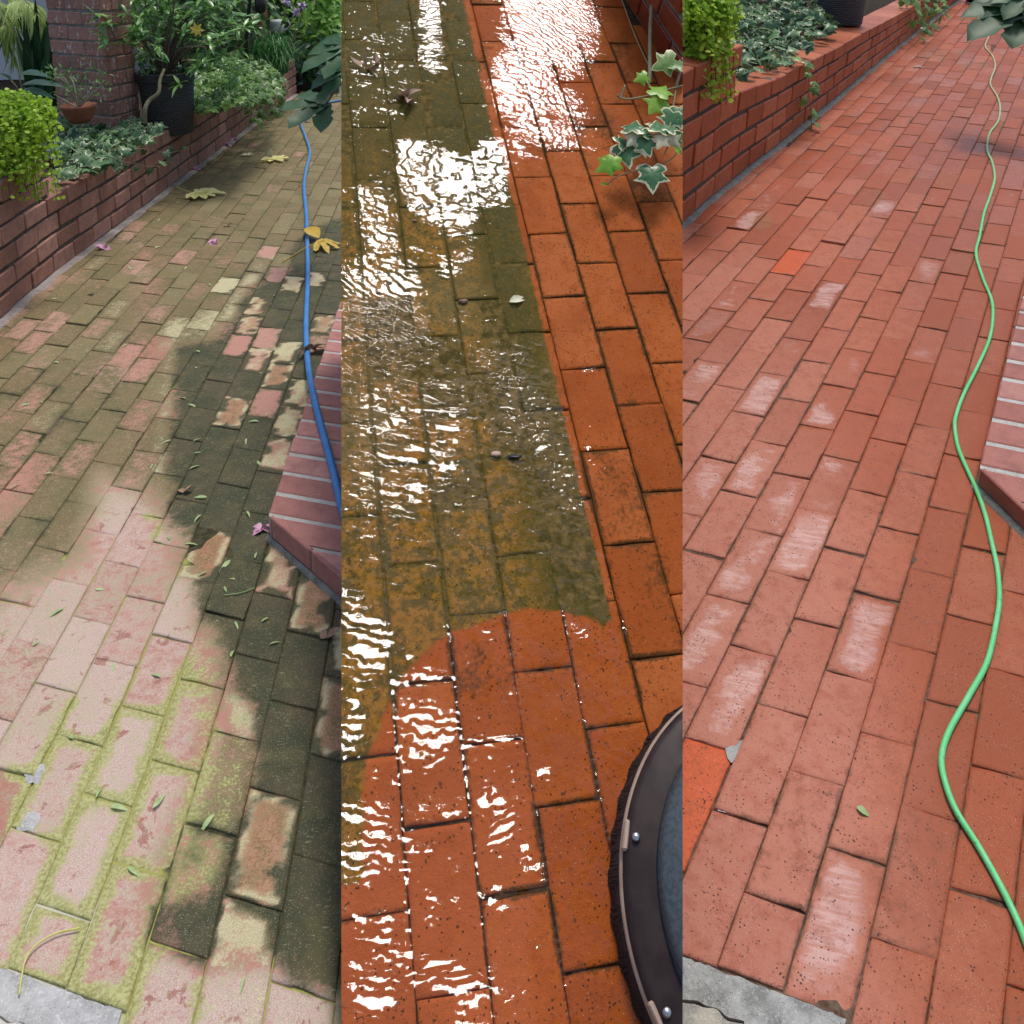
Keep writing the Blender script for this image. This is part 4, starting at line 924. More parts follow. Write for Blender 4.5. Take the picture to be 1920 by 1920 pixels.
# --- walk 3 ivy
ivy_patch(3, [(1350, -60), (1560, -60), (1560, 36), (1572, 46), (1540, 66), (1500, 90), (1480, 118), (1430, 124), (1382, 142), (1366, 140), (1362, 80), (1355, 10)], 620, lambda x, y: .43, .062, M['ivy'], 'ivy', 'mat of dark ivy in the raised bed beside the clean path')
vc = foot_v(3, 1520, 232)
trail(3, WP3, [(vc - 3, .05, 1.06), (vc - 1.8, -.02, .96), (vc - 1.6, -.04, .6), (vc - .9, -.05, .25), (vc - .9, -.06, .04)], 'ivy strand hanging down the clean wall to the path', M['ivyg'], M['stem'], .055, 14)
vd = foot_v(3, 1730, 55)
for dv in (-5, -2.5, 0, 2):
    o = trail(3, WP3, [(vd + dv - 1, .06, 1.3), (vd + dv, -.03, 1.05), (vd + dv + .5, -.07, .6), (vd + dv + 1, -.12, .12)], 'pale ivy strand spilling over the far end of the clean wall', M['ivyg'], M['stem'], .06, 13); o['group'] = 'ivy strands over the clean wall'

# --- maidenhair ferns in pots
def fern(p, base, stems, size, label, reach, lean, walk, hang=.3):
    root = thing('maidenhair_fern', label, 'fern', base); st, lf = MB(), MB()
    for i in range(stems):
        an = R(0, 2 * math.pi) if i % 3 == 0 else R(-2.2, .5); rch = reach * R(.25, 1.2); drp = R(.1, 1) * hang * (1.2 if math.sin(an) < .2 else .4)
        o = np.array([math.cos(an), math.sin(an), 0]) * rch + np.array(lean) * R(.3, 1)
        P3 = catmull([base, base + o * .4 + UPZ * (.015 + rch * R(.1, .42)), base + o * .85 + UPZ * (.02 + rch * .1 - drp * .35), base + o * 1.0 - UPZ * drp], 8)
        tube(st, P3, .0009, 4)
        for k in range(4, len(P3) - 1):
            t = unit(P3[k + 1] - P3[k])
            for j in range(4 if k % 2 else 3):
                sd = unit(np.cross(t, rvec())); q = P3[k] + sd * R(.003, .016) - UPZ * R(0, .014); s_ = size * R(.6, 1.2)
                d = unit(sd * .6 - UPZ * .5 + .4 * rvec()); nn = unit(np.array([.25, -.8, .6]) + .6 * rvec()); sx = unit(np.cross(d, nn))
                V = [q] + [q + d * s_ * b + sx * s_ * a for a, b in ((-.5, .45), (-.36, .82), (-.08, .98), (.2, .95), (.46, .72), (.5, .4))]
                lf.add(V, [tuple(range(7))], rnd=np.clip(rng.random() * .8 + .25 * (k / len(P3) - .5), 0, 1), rim=[0] + [1] * 6)
    st.build('stems', M['dtwig'], root, walk); lf.build('fronds', M['fern'], root, walk); return root
hS = .35 * 1.5
fp = X(1, 8, 322, hS)                         # pot on the raised end of wall 1
root = thing('plant_pot', 'black cylindrical pot studded with round tan plugs on the stepped wall', 'plant pot', fp)
fp = fp + np.array([-.05, .06, 0]); root.location = Vector(fp)
b = MB(); lathe(b, fp, UPZ, [(.088, 0), (.096, .012), (.1, .10), (.1, .20), (.106, .205), (.106, .222), (.094, .222), (.09, .19)], 36); b.build('pot_wall', M['blackpot'], root, 1)
for r_ in range(4):
    for k in range(11):
        an = -math.pi / 2 + (k - 5) * .5 + (.25 if r_ % 2 else 0); o = np.array([math.cos(an), math.sin(an), 0]); b = MB(); lathe(b, fp + o * .0965 + UPZ * (.035 + r_ * .045), o, [(.021, 0), (.021, .0055), (.017, .008), (.007, .008), (.006, .003), (0, .003)], 14); b.build('plug', M['tan'], root, 1)
fern(1, fp + np.array([.055, -.0, .25]), 105, .0175, 'bright yellow green maidenhair fern spilling from the black pot', .125, (.08, -.06, 0), 1, .33)
fern(1, X(1, 5, 240, .62) + np.array([-.06, .1, .0]), 70, .0145, 'smaller darker maidenhair fern behind the bright fern', .14, (.06, 0, 0), 1, .12)
hS3 = float(h3f(24)) * 1.5
fq = X(3, 1310, 92, hS3)
root = thing('plant_pot', 'dark pot hidden under the fern on the clean stepped wall', 'plant pot', fq)
b = MB(); lathe(b, fq, UPZ, [(.085, 0), (.1, .14), (.106, .145), (.106, .16), (.09, .16)], 30); b.build('pot_wall', M['blackpot'], root, 3)
fern(3, fq + np.array([-.06, -.0, .20]), 100, .0205, 'bright maidenhair fern spilling over the clean stepped wall', .14, (.05, -.06, 0), 3, .36)

# --- big woven pot and its shrub
def big_pot(p, c, r0, r1, hh, label, walk):
    root = thing('planter', label, 'planter', c); b = MB()
    lathe(b, c, UPZ, [(r0, 0), (r0 * 1.05, .01), (r0 + (r1 - r0) * .5, hh * .45), (r1 * .97, hh * .86), (r1 * .97, hh * .87)], 48); b.build('pot_wall', M['pot'], root, walk)
    b = MB(); lathe(b, c, UPZ, [(r1 * .97, hh * .86), (r1 * 1.05, hh * .865), (r1 * 1.05, hh * .9), (r1 * 1.02, hh * .905), (r1 * 1.06, hh * .915), (r1 * 1.06, hh * .95), (r1 * 1.03, hh * .955), (r1 * 1.07, hh * .965), (r1 * 1.07, hh), (r1 * .95, hh), (r1 * .93, hh * .9)], 48); b.build('rim', M['pot'], root, walk)
    b = MB(); lathe(b, c + UPZ * hh * .92, UPZ, [(r1 * .95, 0), (r1 * .5, .01), (0, .015)], 24); b.build('potting_soil', M['soil'], root, walk); return root
pc = AT(318, 228, 5.35); pc[2] = .30
big_pot(1, pc, .135, .165, .38, 'dark woven planter holding the glossy shrub', 1)
pc3 = X(3, 1582, 40, .36) + np.array([0.02, .12, -.03]); big_pot(3, pc3, .13, .17, .38, 'dark woven planter behind the clean wall', 3)
root = thing('shrub', 'glossy leaved shrub with one yellow bloom growing from the dark planter', 'shrub', pc + UPZ * .36)
tr, lf = MB(), MB()
base = pc + UPZ * .36; shp = [(322, 10), (250, 40), (280, 20), (300, 60), (345, 30), (380, 60), (405, 30), (425, 75), (360, 90), (235, 60), (285, 95), (310, 110), (395, 100), (330, -30), (270, -20), (390, -20), (420, 10), (345, 60), (440, 45), (222, 45), (262, 75), (370, 15), (300, 0), (410, 90)]
tips = []
for x, y in shp:
    tgt = AT(x, y, 5.35 + R(-.3, .3)); m_ = base + (tgt - base) * .5 + np.array([R(-.05, .05), R(-.05, .05), .08]); tube(tr, catmull([base + rvec() * .03 * np.array([1, 1, 0]), m_, tgt], 6), [.009, .003], 5)
    for j in range(9): tips.append(tgt + rng.normal(0, .085, 3) * np.array([1.1, 1.2, 1]))
for tp in tips:
    ax = unit(np.array([R(-.5, .5), R(-.8, .2), R(.1, 1)]))
    for k in range(7):
        d = unit(ax * R(.1, .7) + unit(np.cross(ax, rvec())) * 1.0); leaf_lance(lf, tp + d * .004, d, unit(UPZ + .3 * rvec()), R(.05, .095), R(.02, .03), R(.05, .3), rnd=rng.random() ** 1.5)
tr.build('branches', M['bark'], root, 1); lf.build('leaves', M['shrub'], root, 1)
b = MB(); q = AT(369, 55, 5.05)
for k in range(7): leaf_lance(b, q, unit(np.array([math.cos(k * .9), -.5, math.sin(k * .9)])), np.array([0, -1, .3]), .04, .02, .3)
b.build('yellow_bloom', M['flower'], root, 1)
b = MB(); q = AT(263, 92, 5.05); leaf_lance(b, q, np.array([.1, 0, 1]), np.array([0, -1, 0]), .045, .016, 0); b.build('orange_bud', M['orange'], root, 1)
# thick bent stem leaning against the planter
root = thing('bare_stem', 'pale bent bare stem leaning on the front of the dark planter', 'stem', AT(272, 228, 5.05)); b = MB()
tube(b, catmull([AT(272, 232, 5.05), AT(272, 205, 5.04), AT(280, 188, 5.08), AT(297, 174, 5.1), AT(300, 150, 5.14), AT(308, 130, 5.2)], 8), [.014, .009], 8); b.build('stem', M['stem'], root, 1)

# --- terracotta bowl with a bare succulent
tc = AT(149, 220, 4.78); r_ = .088
root = thing('terracotta_bowl', 'shallow terracotta bowl half buried in ivy at the column foot', 'bowl', tc); b = MB()
lathe(b, tc - UPZ * .03, UPZ, [(.045, 0), (.07, .03), (r_, .085), (r_ + .004, .09), (r_ + .004, .1), (r_ - .008, .1), (r_ - .014, .08), (0, .075)], 36); b.build('bowl', M['terra'], root, 1)
root = thing('potted_succulent', 'grey stemmed sprawling plant growing in the terracotta bowl', 'plant', tc + UPZ * .05); b, lf = MB(), MB()
for k in range(13):
    an = R(0, 6.28); e = tc + UPZ * R(.12, .27) + np.array([math.cos(an) * R(.06, .2), math.sin(an) * .08, 0]); m_ = tc + (e - tc) * .5 + UPZ * .05 + rvec() * .03
    tube(b, catmull([tc + UPZ * .05, m_, e], 6), [.005, .0022], 5)
    for j in range(14): leaf_lance(lf, e + rng.normal(0, .03, 3), unit(rvec() + UPZ * .4), unit(UPZ + rvec() * .5), R(.022, .04), .012, .1, rnd=rng.random() * .4)
b.build('stems', M['twig'], root, 1); lf.build('leaves', M['shrub'], root, 1)

# --- palm, strap leaves, broad leaves at the far left
pb = AT(-30, 190, 5.9)
root = thing('palm', 'yellow green palm with narrow drooping leaflets in front of the plaster wall', 'palm', pb); b, lf = MB(), MB()
for ex, ey in ((90, 38), (60, 62), (96, 75), (20, 5), (45, 95), (-20, 40), (10, 70), (-40, -20), (70, 30), (25, 100), (-60, 60), (0, 30)):
    e = AT(ex, ey, 5.75 + R(-.25, .25)); P3 = catmull([pb + rvec() * .02, pb + (e - pb) * .45 + UPZ * .30, pb + (e - pb) * .8 + UPZ * .22, e], 9); tube(b, P3, [.006, .002], 5)
    for k in range(9, len(P3) - 1):
        t = unit(P3[k + 1] - P3[k])
        for sg in (-1, 1):
            d = unit(np.cross(t, UPZ) * sg + t * .7 - UPZ * .35); leaf_lance(lf, P3[k], d, unit(UPZ + .2 * rvec()), R(.13, .22), R(.013, .02), .3, rnd=rng.random())
b.build('stalks', M['stem'], root, 1); lf.build('fronds', M['palm'], root, 1)
sb = AT(92, 226, 5.6); root = thing('strap_leaf_plant', 'tall dark strap leaved clump left of the brick column', 'plant', sb); lf = MB()
for k in range(46):
    ex, ey = R(30, 112), R(-30, 150); e = AT(ex, ey, 5.6 + R(-.15, .2)); q = sb + np.array([R(-.09, .03), R(-.05, .05), R(-.05, .02)]); P3 = catmull([q, q + (e - q) * .55 + UPZ * .05, e], 6)
    w_ = R(.018, .034); V = []; n_ = len(P3); sx = unit(np.array([1, R(-.6, .6), 0]))
    for i, c in enumerate(P3): ww = w_ * (1 - (i / (n_ - 1)) ** 2.5) + .001; V += [c - sx * ww, c + np.array([0, .006, 0]), c + sx * ww]
    lf.add(V, [f for i in range(n_ - 1) for f in ((i * 3, i * 3 + 1, i * 3 + 4, i * 3 + 3), (i * 3 + 1, i * 3 + 2, i * 3 + 5, i * 3 + 4))], rnd=rng.random() ** 2)
lf.build('leaves', M['strap'], root, 1)
bb_ = AT(45, 195, 4.9); root = thing('broad_leaf_plant', 'grey green broad pointed leaves arching beside the fern', 'plant', bb_); b, lf = MB(), MB()
for (x0, y0, x1, y1) in ((40, 160, 92, 138), (35, 140, 72, 122), (38, 170, 80, 160), (48, 185, 95, 195), (20, 150, -10, 120), (44, 175, 70, 175), (30, 180, 100, 205)):
    q, e = AT(x0, y0, 4.9), AT(x1, y1, 4.75); tube(b, [bb_ - UPZ * .05, (bb_ + q) / 2 + np.array([0, 0, .03]), q], .003, 5); leaf_lance(lf, q, e - q, unit(np.array([.1, -.5, .8])), np.linalg.norm(e - q) * 1.1, .055, .2, .2, rnd=rng.random())
b.build('stalks', M['stem'], root, 1); lf.build('leaves', M['broad'], root, 1)

# --- far planting of walk 1
gb = AT(508, 128, 7.6); root = thing('grass_clump', 'dark green arching grass clump at the far end of the wall', 'grass', gb); lf = MB()
for k in range(520):
    an = R(0, 6.28); rr_ = R(.05, .34); hh = R(.12, .42); q = gb + np.array([R(-.12, .12), R(-.12, .12), -.05]); e = q + np.array([math.cos(an) * rr_, math.sin(an) * rr_, hh * R(.2, .8)]); P3 = catmull([q, q + (e - q) * .4 + UPZ * hh * .6, e], 4); sx = unit(np.cross(e - q, UPZ)); V = []; n_ = len(P3)
    for i, c in enumerate(P3): ww = .005 * (1 - .9 * i / (n_ - 1)); V += [c - sx * ww, c + sx * ww]
    lf.add(V, [(2 * i, 2 * i + 1, 2 * i + 3, 2 * i + 2) for i in range(n_ - 1)], rnd=rng.random())
lf.build('blades', M['grass'], root, 1)
for i, (x0, y0, x1, y1) in enumerate(((540, 95, 556, 22), (548, 80, 568, 9), (522, 60, 536, 2))):
    q, e = AT(x0, y0, 7.4), AT(x1, y1, 7.3); root = thing('flower_stalk', ('lilac flower head on a tall stalk, lowest of the three', 'lilac flower head on a tall stalk nearest the bright leaves', 'white flower head on a tall stalk above the pale ornament')[i], 'flower', q, 'flower stalks above the grass clump'); b = MB(); tube(b, catmull([q, (q + e) / 2 + np.array([.02, 0, 0]), e], 5), .004, 5); b.build('stalk', M['stem'], root, 1); b = MB()
    for k in range(26): leaf_lance(b, e, rvec(), rvec(), R(.03, .055), .02, .1)
    b.build('flower_head', M['lilac'], root, 1)
oc = AT(520, 62, 7.9); root = thing('garden_ornament', 'pale can shaped garden ornament with a loop handle behind the grass', 'ornament', oc); b = MB()
lathe(b, oc, UPZ, [(.055, 0), (.062, .03), (.062, .10), (.052, .118), (.0, .12)], 28); b.build('body', M['ornament'], root, 1)
b = MB(); tube(b, catmull([oc + np.array([.055, 0, .1]), oc + np.array([.1, 0, .105]), oc + np.array([.112, 0, .06]), oc + np.array([.06, 0, .02])], 8), .008, 8); b.build('handle', M['ornament'], root, 1)
q0, q1 = AT(461, 90, 7.2), AT(470, -25, 7.2); root = thing('plant_hook', 'slim black pole with a hanging lantern before the far brick pillar', 'pole', q0); b = MB(); tube(b, [q0 - UPZ * .1, q0, q1, q1 + UPZ * .5], .014, 10); tube(b, catmull([q1 + UPZ * .05, q1 + np.array([.06, 0, .10]), AT(488, -16, 7.2)], 6), .008, 8); b.build('pole', M['iron'], root, 1)
b = MB(); lathe(b, AT(489, 26, 7.2), UPZ, [(.012, 0), (.04, .02), (.046, .07), (.04, .13), (.02, .16), (.006, .2), (.004, .24)], 20); b.build('lantern', M['iron'], root, 1)

def leafmass(name, label, poly, n, Yr, size, mat, cat, walk=1, clump=60, floor_=.05, kind=None):
    mb = MB(); cl = []
    for x, y in inside(poly, clump): cl.append(AT(x, y, R(*Yr)))
    root = thing(name, label, cat, np.array([np.mean([c[0] for c in cl]), np.mean([c[1] for c in cl]), 0.0])); st = MB()
    for c in cl[::3]:
        f = np.array([c[0] * .98 + R(-.2, .2), c[1] + R(-.1, .3), .0]); tube(st, catmull([f, (f + c) / 2 + rvec() * .08, c], 5), [.014, .004], 5)
    for i in range(n):
        c = cl[i % len(cl)]; q = c + rng.normal(0, size * 1.6, 3)
        if q[2] < floor_: continue
        leaf_lance(mb, q, unit(np.array([R(-1, 1), R(-1, .3), R(-.9, .5)])), unit(np.array([0, -.5, .8]) + .5 * rvec()), size * R(.6, 1.3), size * R(.3, .5), R(0, .3), rnd=rng.random() ** 1.6)
    st.build('stems', M['bark'], root, walk); mb.build('foliage', mat, root, walk); return root
leafmass('hedge', 'dark evergreen hedge closing the far end of the algae covered path', [(280, -120), (660, -120), (660, 150), (560, 172), (548, 120), (500, 60), (430, 70), (350, 70)], 9000, (9.6, 11.5), .12, M['hedge'], 'hedge', clump=300)
leafmass('hedge', 'dark leafy mass behind the shrub and the brick column', [(190, -80), (460, -80), (460, 70), (300, 90), (200, 60)], 3500, (7.2, 8.4), .10, M['hedge'], 'hedge', clump=140)
leafmass('bush', 'bright lime green bush at the far right of the hedge', [(585, -60), (670, -60), (670, 85), (625, 100), (588, 60)], 1500, (9.0, 9.5), .11, M['bright'], 'bush', clump=70)
leafmass('bush', 'grey green leafy bush below the lime green one', [(552, 90), (600, 70), (660, 100), (660, 160), (600, 170), (560, 160)], 500, (9.0, 9.4), .10, M['broad'], 'bush', clump=60)

# --- lobed leaf branches reaching in from the right
def lobed(p, items, stemp, Y, label, walk, mat):
    root = thing('lobed_leaf_branch', label, 'branch', AT(*stemp[0], Y)); b, lf = MB(), MB()
    tube(b, catmull([AT(x, y, Y) for x, y in stemp], 8), .006, 6)
    for (x0, y0, x1, y1, n_, spread, wl) in items:
        q, e = AT(x0, y0, Y), AT(x1, y1, Y - .12); L_ = np.linalg.norm(e - q)
        leaf_palmate(lf, q, e - q, unit(np.array([-.1, -.45, .85])), L_, n_, spread, wl, .12, rnd=rng.random())
        tube(b, [AT(*stemp[len(stemp) // 2], Y), (AT(*stemp[len(stemp) // 2], Y) + q) / 2 + UPZ * .02, q], .004, 5)
    b.build('stem', M['stem'], root, walk); lf.build('leaves', mat, root, walk); return root
lobed(1, [(612, 196, 512, 218, 4, 62, .27), (668, 84, 566, 124, 5, 55, .24), (662, 130, 574, 178, 4, 48, .22)], [(700, 60), (660, 120), (640, 150), (612, 194)], 3.9, 'dark lobed leaves reaching over the blue hose', 1, M['fatsia'])
lobed(3, [(1925, 20, 1818, 62, 5, 64, .30), (1940, -20, 1880, 30, 5, 60, .28)], [(1990, -40), (1955, -5), (1925, 20)], 4.6, 'dark lobed leaves reaching over the far end of the green hose', 3, M['fatsia'])

# --- variegated ivy on walk 2
root = thing('ivy_sprig', 'variegated ivy sprig with cream edged leaves in front of the wet red wall', 'ivy sprig', X(2, 1275, 250, .12)); 
def A2(x, y, h): return X(2, x, y, h)
st = MB(); lv = {k: MB() for k in ('ivyv', 'ivyl', 'ivyc', 'ivyg')}
for (x, y, tx, ty, L_, mt, hh) in ((1266, 112, 1240, 122, .075, 'ivyg', .2), (1270, 128, 1284, 80, .05, 'ivyg', .2), (1213, 142, 1190, 151, .042, 'ivyl', .16), (1232, 178, 1268, 140, .062, 'ivyl', .17), (1238, 186, 1217, 211, .062, 'ivyl', .16), (1186, 246, 1196, 214, .062, 'ivyv', .14), (1196, 250, 1180, 270, .05, 'ivyc', .13), (1204, 252, 1222, 226, .045, 'ivyv', .14), (1206, 256, 1216, 282, .06, 'ivyv', .13), (1203, 268, 1210, 292, .042, 'ivyc', .12), (1168, 272, 1180, 312, .072, 'ivyv', .10), (1160, 268, 1190, 262, .05, 'ivyv', .11), (1151, 302, 1134, 312, .055, 'ivyl', .10), (1148, 296, 1146, 318, .05, 'ivyl', .10),
        (1222, 312, 1224, 346, .078, 'ivyv', .09), (1236, 246, 1232, 220, .06, 'ivyv', .15), (1248, 244, 1262, 228, .055, 'ivyv', .15), (1244, 254, 1236, 272, .045, 'ivyc', .14), (1254, 252, 1266, 266, .045, 'ivyc', .14), (1262, 210, 1256, 226, .06, 'ivyv', .16), (1272, 200, 1276, 232, .07, 'ivyv', .16), (1276, 246, 1262, 258, .055, 'ivyg', .13), (1266, 278, 1278, 276, .035, 'ivyl', .12), (1136, 346, 1132, 336, .022, 'ivyl', .06), (1238, 206, 1242, 214, .02, 'ivyl', .15)):
    q, e = A2(x, y, hh), A2(tx, ty, hh - .01); leaf_ivy(lv[mt], q, e - q, unit(np.array([R(-.25, .25), -.75, .65])), L_, R(.05, .22), rnd=rng.random() * .7, rn2=1)
for pts, r_ in (([(1166, 0, .02), (1190, 65, .04), (1217, 125, .06)], .0016), ([(1223, -10, .1), (1219, 60, .09), (1218, 155, .07)], .0055), ([(1290, 158, .17), (1252, 168, .16), (1230, 176, .155), (1186, 185, .14), (1166, 184, .14), (1158, 178, .145), (1164, 182, .14), (1172, 160, .16)], .0028), ([(1230, 176, .16), (1216, 158, .16), (1211, 150, .16)], .0018), ([(1285, 105, .2), (1274, 140, .17), (1268, 162, .16)], .004), ([(1285, 270, .13), (1262, 262, .12), (1245, 290, .1)], .002), ([(1275, 280, .1), (1256, 300, .09), (1224, 312, .085), (1196, 318, .08), (1160, 330, .065), (1138, 346, .06)], .0016), ([(1268, 162, .16), (1262, 200, .15), (1250, 246, .145), (1206, 252, .13), (1188, 246, .13)], .002), ([(1206, 252, .13), (1180, 270, .11), (1150, 300, .095)], .0018)):
    tube(st, catmull([A2(*q) for q in pts], 8), r_, 6)
st.build('stems', M['stem'], root, 2)
for k in lv: lv[k].build('leaves', M[k], root, 2)

# ------------------------------------------------------------------ fallen leaves and debris
def ground_leaf(p, x, y, tx, ty, mat, label, cat='leaf', lobes=7, wl=.22, spread=110, h=.006, stem=None, group=None, curl=-.08, name='fallen_leaf', Ls=1.0):
    q, e = X(p, x, y, h), X(p, tx, ty, h); L_ = np.linalg.norm(e - q) * Ls; root = thing(name, label, cat, q, group); b = MB()
    leaf_palmate(b, q, e - q, PL[p]['n'], L_, lobes, spread, wl, curl, rnd=rng.random()); b.build('blade', M[mat], root, p)
    if stem:
        s = MB(); tube(s, catmull([q] + [X(p, a, c, .004 + .012 * (i == 0)) for i, (a, c) in enumerate(stem)], 6), .0022, 6); s.build('stalk', M[mat], root, p)
    return root
ground_leaf(1, 368, 362, 422, 362, 'yellow', 'large pale yellow lobed leaf lying on the algae near the wall', lobes=9, spread=100, stem=[(350, 358), (322, 347)], wl=.2, h=.014, curl=.04)
ground_leaf(1, 598, 452, 640, 456, 'gold', 'golden brown lobed leaf resting across the blue hose', lobes=5, spread=75, h=.034, stem=[(570, 466), (548, 480), (530, 491)], wl=.2, curl=.28)
b = MB(); leaf_lance(b, X(1, 598, 446, .03), X(1, 572, 412, .09) - X(1, 598, 446, .03), np.array([.3, -.7, .6]), .17, .07, .3, rnd=.3); tag(b.build('fallen_leaf', M['gold'], None, 1), 'curled orange leaf standing up over the blue hose', 'leaf')
ground_leaf(1, 460, 291, 478, 290, 'palel', 'small bleached leaf left of the two pale far leaves', lobes=7, spread=140, wl=.25)
ground_leaf(1, 512, 299, 532, 305, 'yellow', 'pale yellow leaf with a long stalk far along the path', lobes=7, spread=130, stem=[(495, 302), (474, 303)], wl=.25)
b = MB(); leaf_lance(b, X(1, 508, 294, .01), np.array([0, 0, 1.0]), np.array([0, -1, 0]), .06, .05, .1); tag(b.build('fallen_leaf', M['palel'], None, 1), 'pale leaf blade standing upright on the far path', 'leaf')
for i, (x, y, s_, lab) in enumerate(((270, 272, 1, ''), (195, 466, 1.3, 'pink petal near the foot of the wall'), (404, 453, 1.1, 'lone pink petal in the middle of the algae'), (427, 273, 1.3, 'nearer pink petal of the pair by the far wall'), (441, 262, 1.3, 'farther pink petal of the pair by the far wall'), (496, 227, 1.4, 'pink petal under the hanging ivy'), (366, 318, 1.1, 'pale pink petal beside the wall foot'), (491, 992, .8, 'crumpled pink flower against the corner of the brick step'))):
    if not lab: continue
    q = X(1, x, y, .004); root = MB()
    for k in range(5): leaf_lance(root, q + rng.normal(0, .004, 3) * np.array([1, 1, .2]), unit(np.array([R(-1, 1), R(-1, 1), R(.1, .8)])), unit(UPZ + .5 * rvec()), .03 * s_, .022 * s_, .4, .5)
    tag(root.build('petal', M['petal'], None, 1), lab, 'petal')
q = X(1, 588, 655, .01); b = MB()
for k in range(4): leaf_lance(b, q + rng.normal(0, .01, 3) * np.array([1, 1, .3]), unit(np.array([R(-1, 1), R(-1, 1), R(.2, .9)])), unit(UPZ + .7 * rvec()), .06, .035, .6, .6, rnd=rng.random())
tag(b.build('fallen_leaf', M['brownl'], None, 1), 'curled dry brown leaf beside the blue hose', 'leaf')
for x, y, lab in ((612, 1196, 'small rust coloured leaf at the edge of the black algae'), (343, 924, 'tiny curled brown leaf below the middle of the black algae'), (425, 424, 'dark curled leaf on the far algae'), (552, 237, 'reddish curled leaf near the bend of the blue hose')):
    b = MB(); q = X(1, x, y, .004); leaf_lance(b, q, np.array([.8, .3, .1]), unit(UPZ + .3 * rvec()), .03, .02, -.3, .7, rnd=.2); leaf_lance(b, q, np.array([-.5, .4, .3]), unit(UPZ + .6 * rvec()), .022, .018, .3, .5, rnd=.2); tag(b.build('fallen_leaf', M['brownl'], None, 1), lab, 'leaf')
# slender green leaflets strewn over walk 1
LF = [(375, 660), (330, 725), (348, 747), (352, 758), (300, 600), (370, 690), (322, 825), (362, 828), (462, 822), (482, 864), (485, 790), (363, 850), (500, 780), (388, 932), (462, 958), (377, 965), (318, 1012), (346, 1020), (478, 1047), (432, 1050), (390, 1070), (430, 1085), (425, 1110), (490, 1166), (440, 1165), (505, 1208), (433, 1232), (213, 1244), (303, 1268), (137, 1385), (180, 1495), (208, 1510), (402, 1527), (286, 1515), (460, 1828), (240, 1625), (100, 886), (18, 916), (96, 560), (110, 680), (240, 645), (160, 628), (80, 755), (287, 870), (355, 880), (410, 590), (408, 595), (350, 500), (290, 465), (240, 500), (555, 900), (512, 555), (395, 535), (300, 410), (330, 380), (440, 352), (120, 1140), (60, 1210), (178, 1105), (40, 760)]
b = MB()
leaf_lance(b, np.zeros(3), np.array([1.0, 0, .06]), UPZ, 1.0, .24, .25, .3, rnd=.5); proto = b.build('leaflet', M['leaflet']); tag(proto, 'slender pale green leaflet strewn on the algae covered path', 'leaflet', 'fallen leaflets')
for i, (x, y) in enumerate(LF):
    o = proto if i == 0 else proto.copy()
    if i: col.objects.link(o)
    o.location = Vector(X(1, x, y, .004)); s_ = R(.022, .036); o.scale = (s_, s_ * R(.7, 1.3), s_); o.rotation_euler = (R(-.4, .4), R(-.25, .1), R(0, 6.28))
# a wiry stalk near the kerb
b = MB(); tube(b, catmull([X(1, x, y, .006) for x, y in ((150, 1740), (105, 1750), (68, 1772), (48, 1800), (40, 1835), (36, 1865))], 8), .0014, 5); tag(b.build('dry_stalk', M['yellow'], None, 1), 'long wiry dry stalk lying across the kerb corner', 'stalk')
b = MB(); tube(b, catmull([X(1, x, y, .006) for x, y in ((420, 1116), (450, 1112), (478, 1102))], 6), .0014, 5); tag(b.build('dry_stalk', M['leaflet'], None, 1), 'short green stalk on the black algae near the step', 'stalk')
# debris on walk 2
def bit(p, x, y, r, mat, label, cat, sq=(1, .6, .5)):
    b = MB(); blob(b, X(p, x, y, r * .4), r, 10, sq, .5); tag(b.build(cat.replace(' ', '_'), M[mat], None, p), label, cat)
bit(2, 868, 565, .0085, 'bud', 'brown bud lying in the water in the middle of the algae', 'bud', (1.3, .7, .6)); bit(2, 708, 548, .007, 'bud', 'brown bud in the bright reflection at the left', 'bud'); bit(2, 722, 570, .007, 'bud', 'second dark bud just below the bud in the reflection', 'bud'); bit(2, 777, 414, .006, 'bud', 'dark bud beside the long wet joint', 'bud'); bit(2, 930, 851, .0085, 'chip', 'pale brick chip on the wet algae', 'chip', (1.2, .8, .5)); bit(2, 965, 855, .010, 'blackpot', 'black scrap of leaf beside the pale brick chip', 'scrap', (1.6, .6, .2))
q = X(2, 765, 188, .004); b = MB()
for k in range(9): leaf_lance(b, q + rng.normal(0, .008, 3), unit(rvec() + n2 * .6), rvec(), R(.03, .05), .02, .4, .5, rnd=rng.random())
tag(b.build('withered_flower', M['brownl'], None, 2), 'withered purple brown flower washed along by the water', 'flower')
q = X(2, 690, 128, .004); b = MB()
for k in range(7): leaf_lance(b, q + rng.normal(0, .01, 3), unit(rvec() + n2 * .4), rvec(), R(.03, .05), .015, .4, .5, rnd=rng.random())
tag(b.build('leaf_scrap', M['brownl'], None, 2), 'soaked leaf scraps near the top of the wet algae', 'leaf')
b = MB(); leaf_lance(b, X(2, 955, 566, .004), X(2, 985, 556, .008) - X(2, 955, 566, .004), n2, .045, .02, .2, .6, rnd=.9); tag(b.build('leaf_scrap', M['palel'], None, 2), 'pale folded leaf floating beside the clean edge', 'leaf')
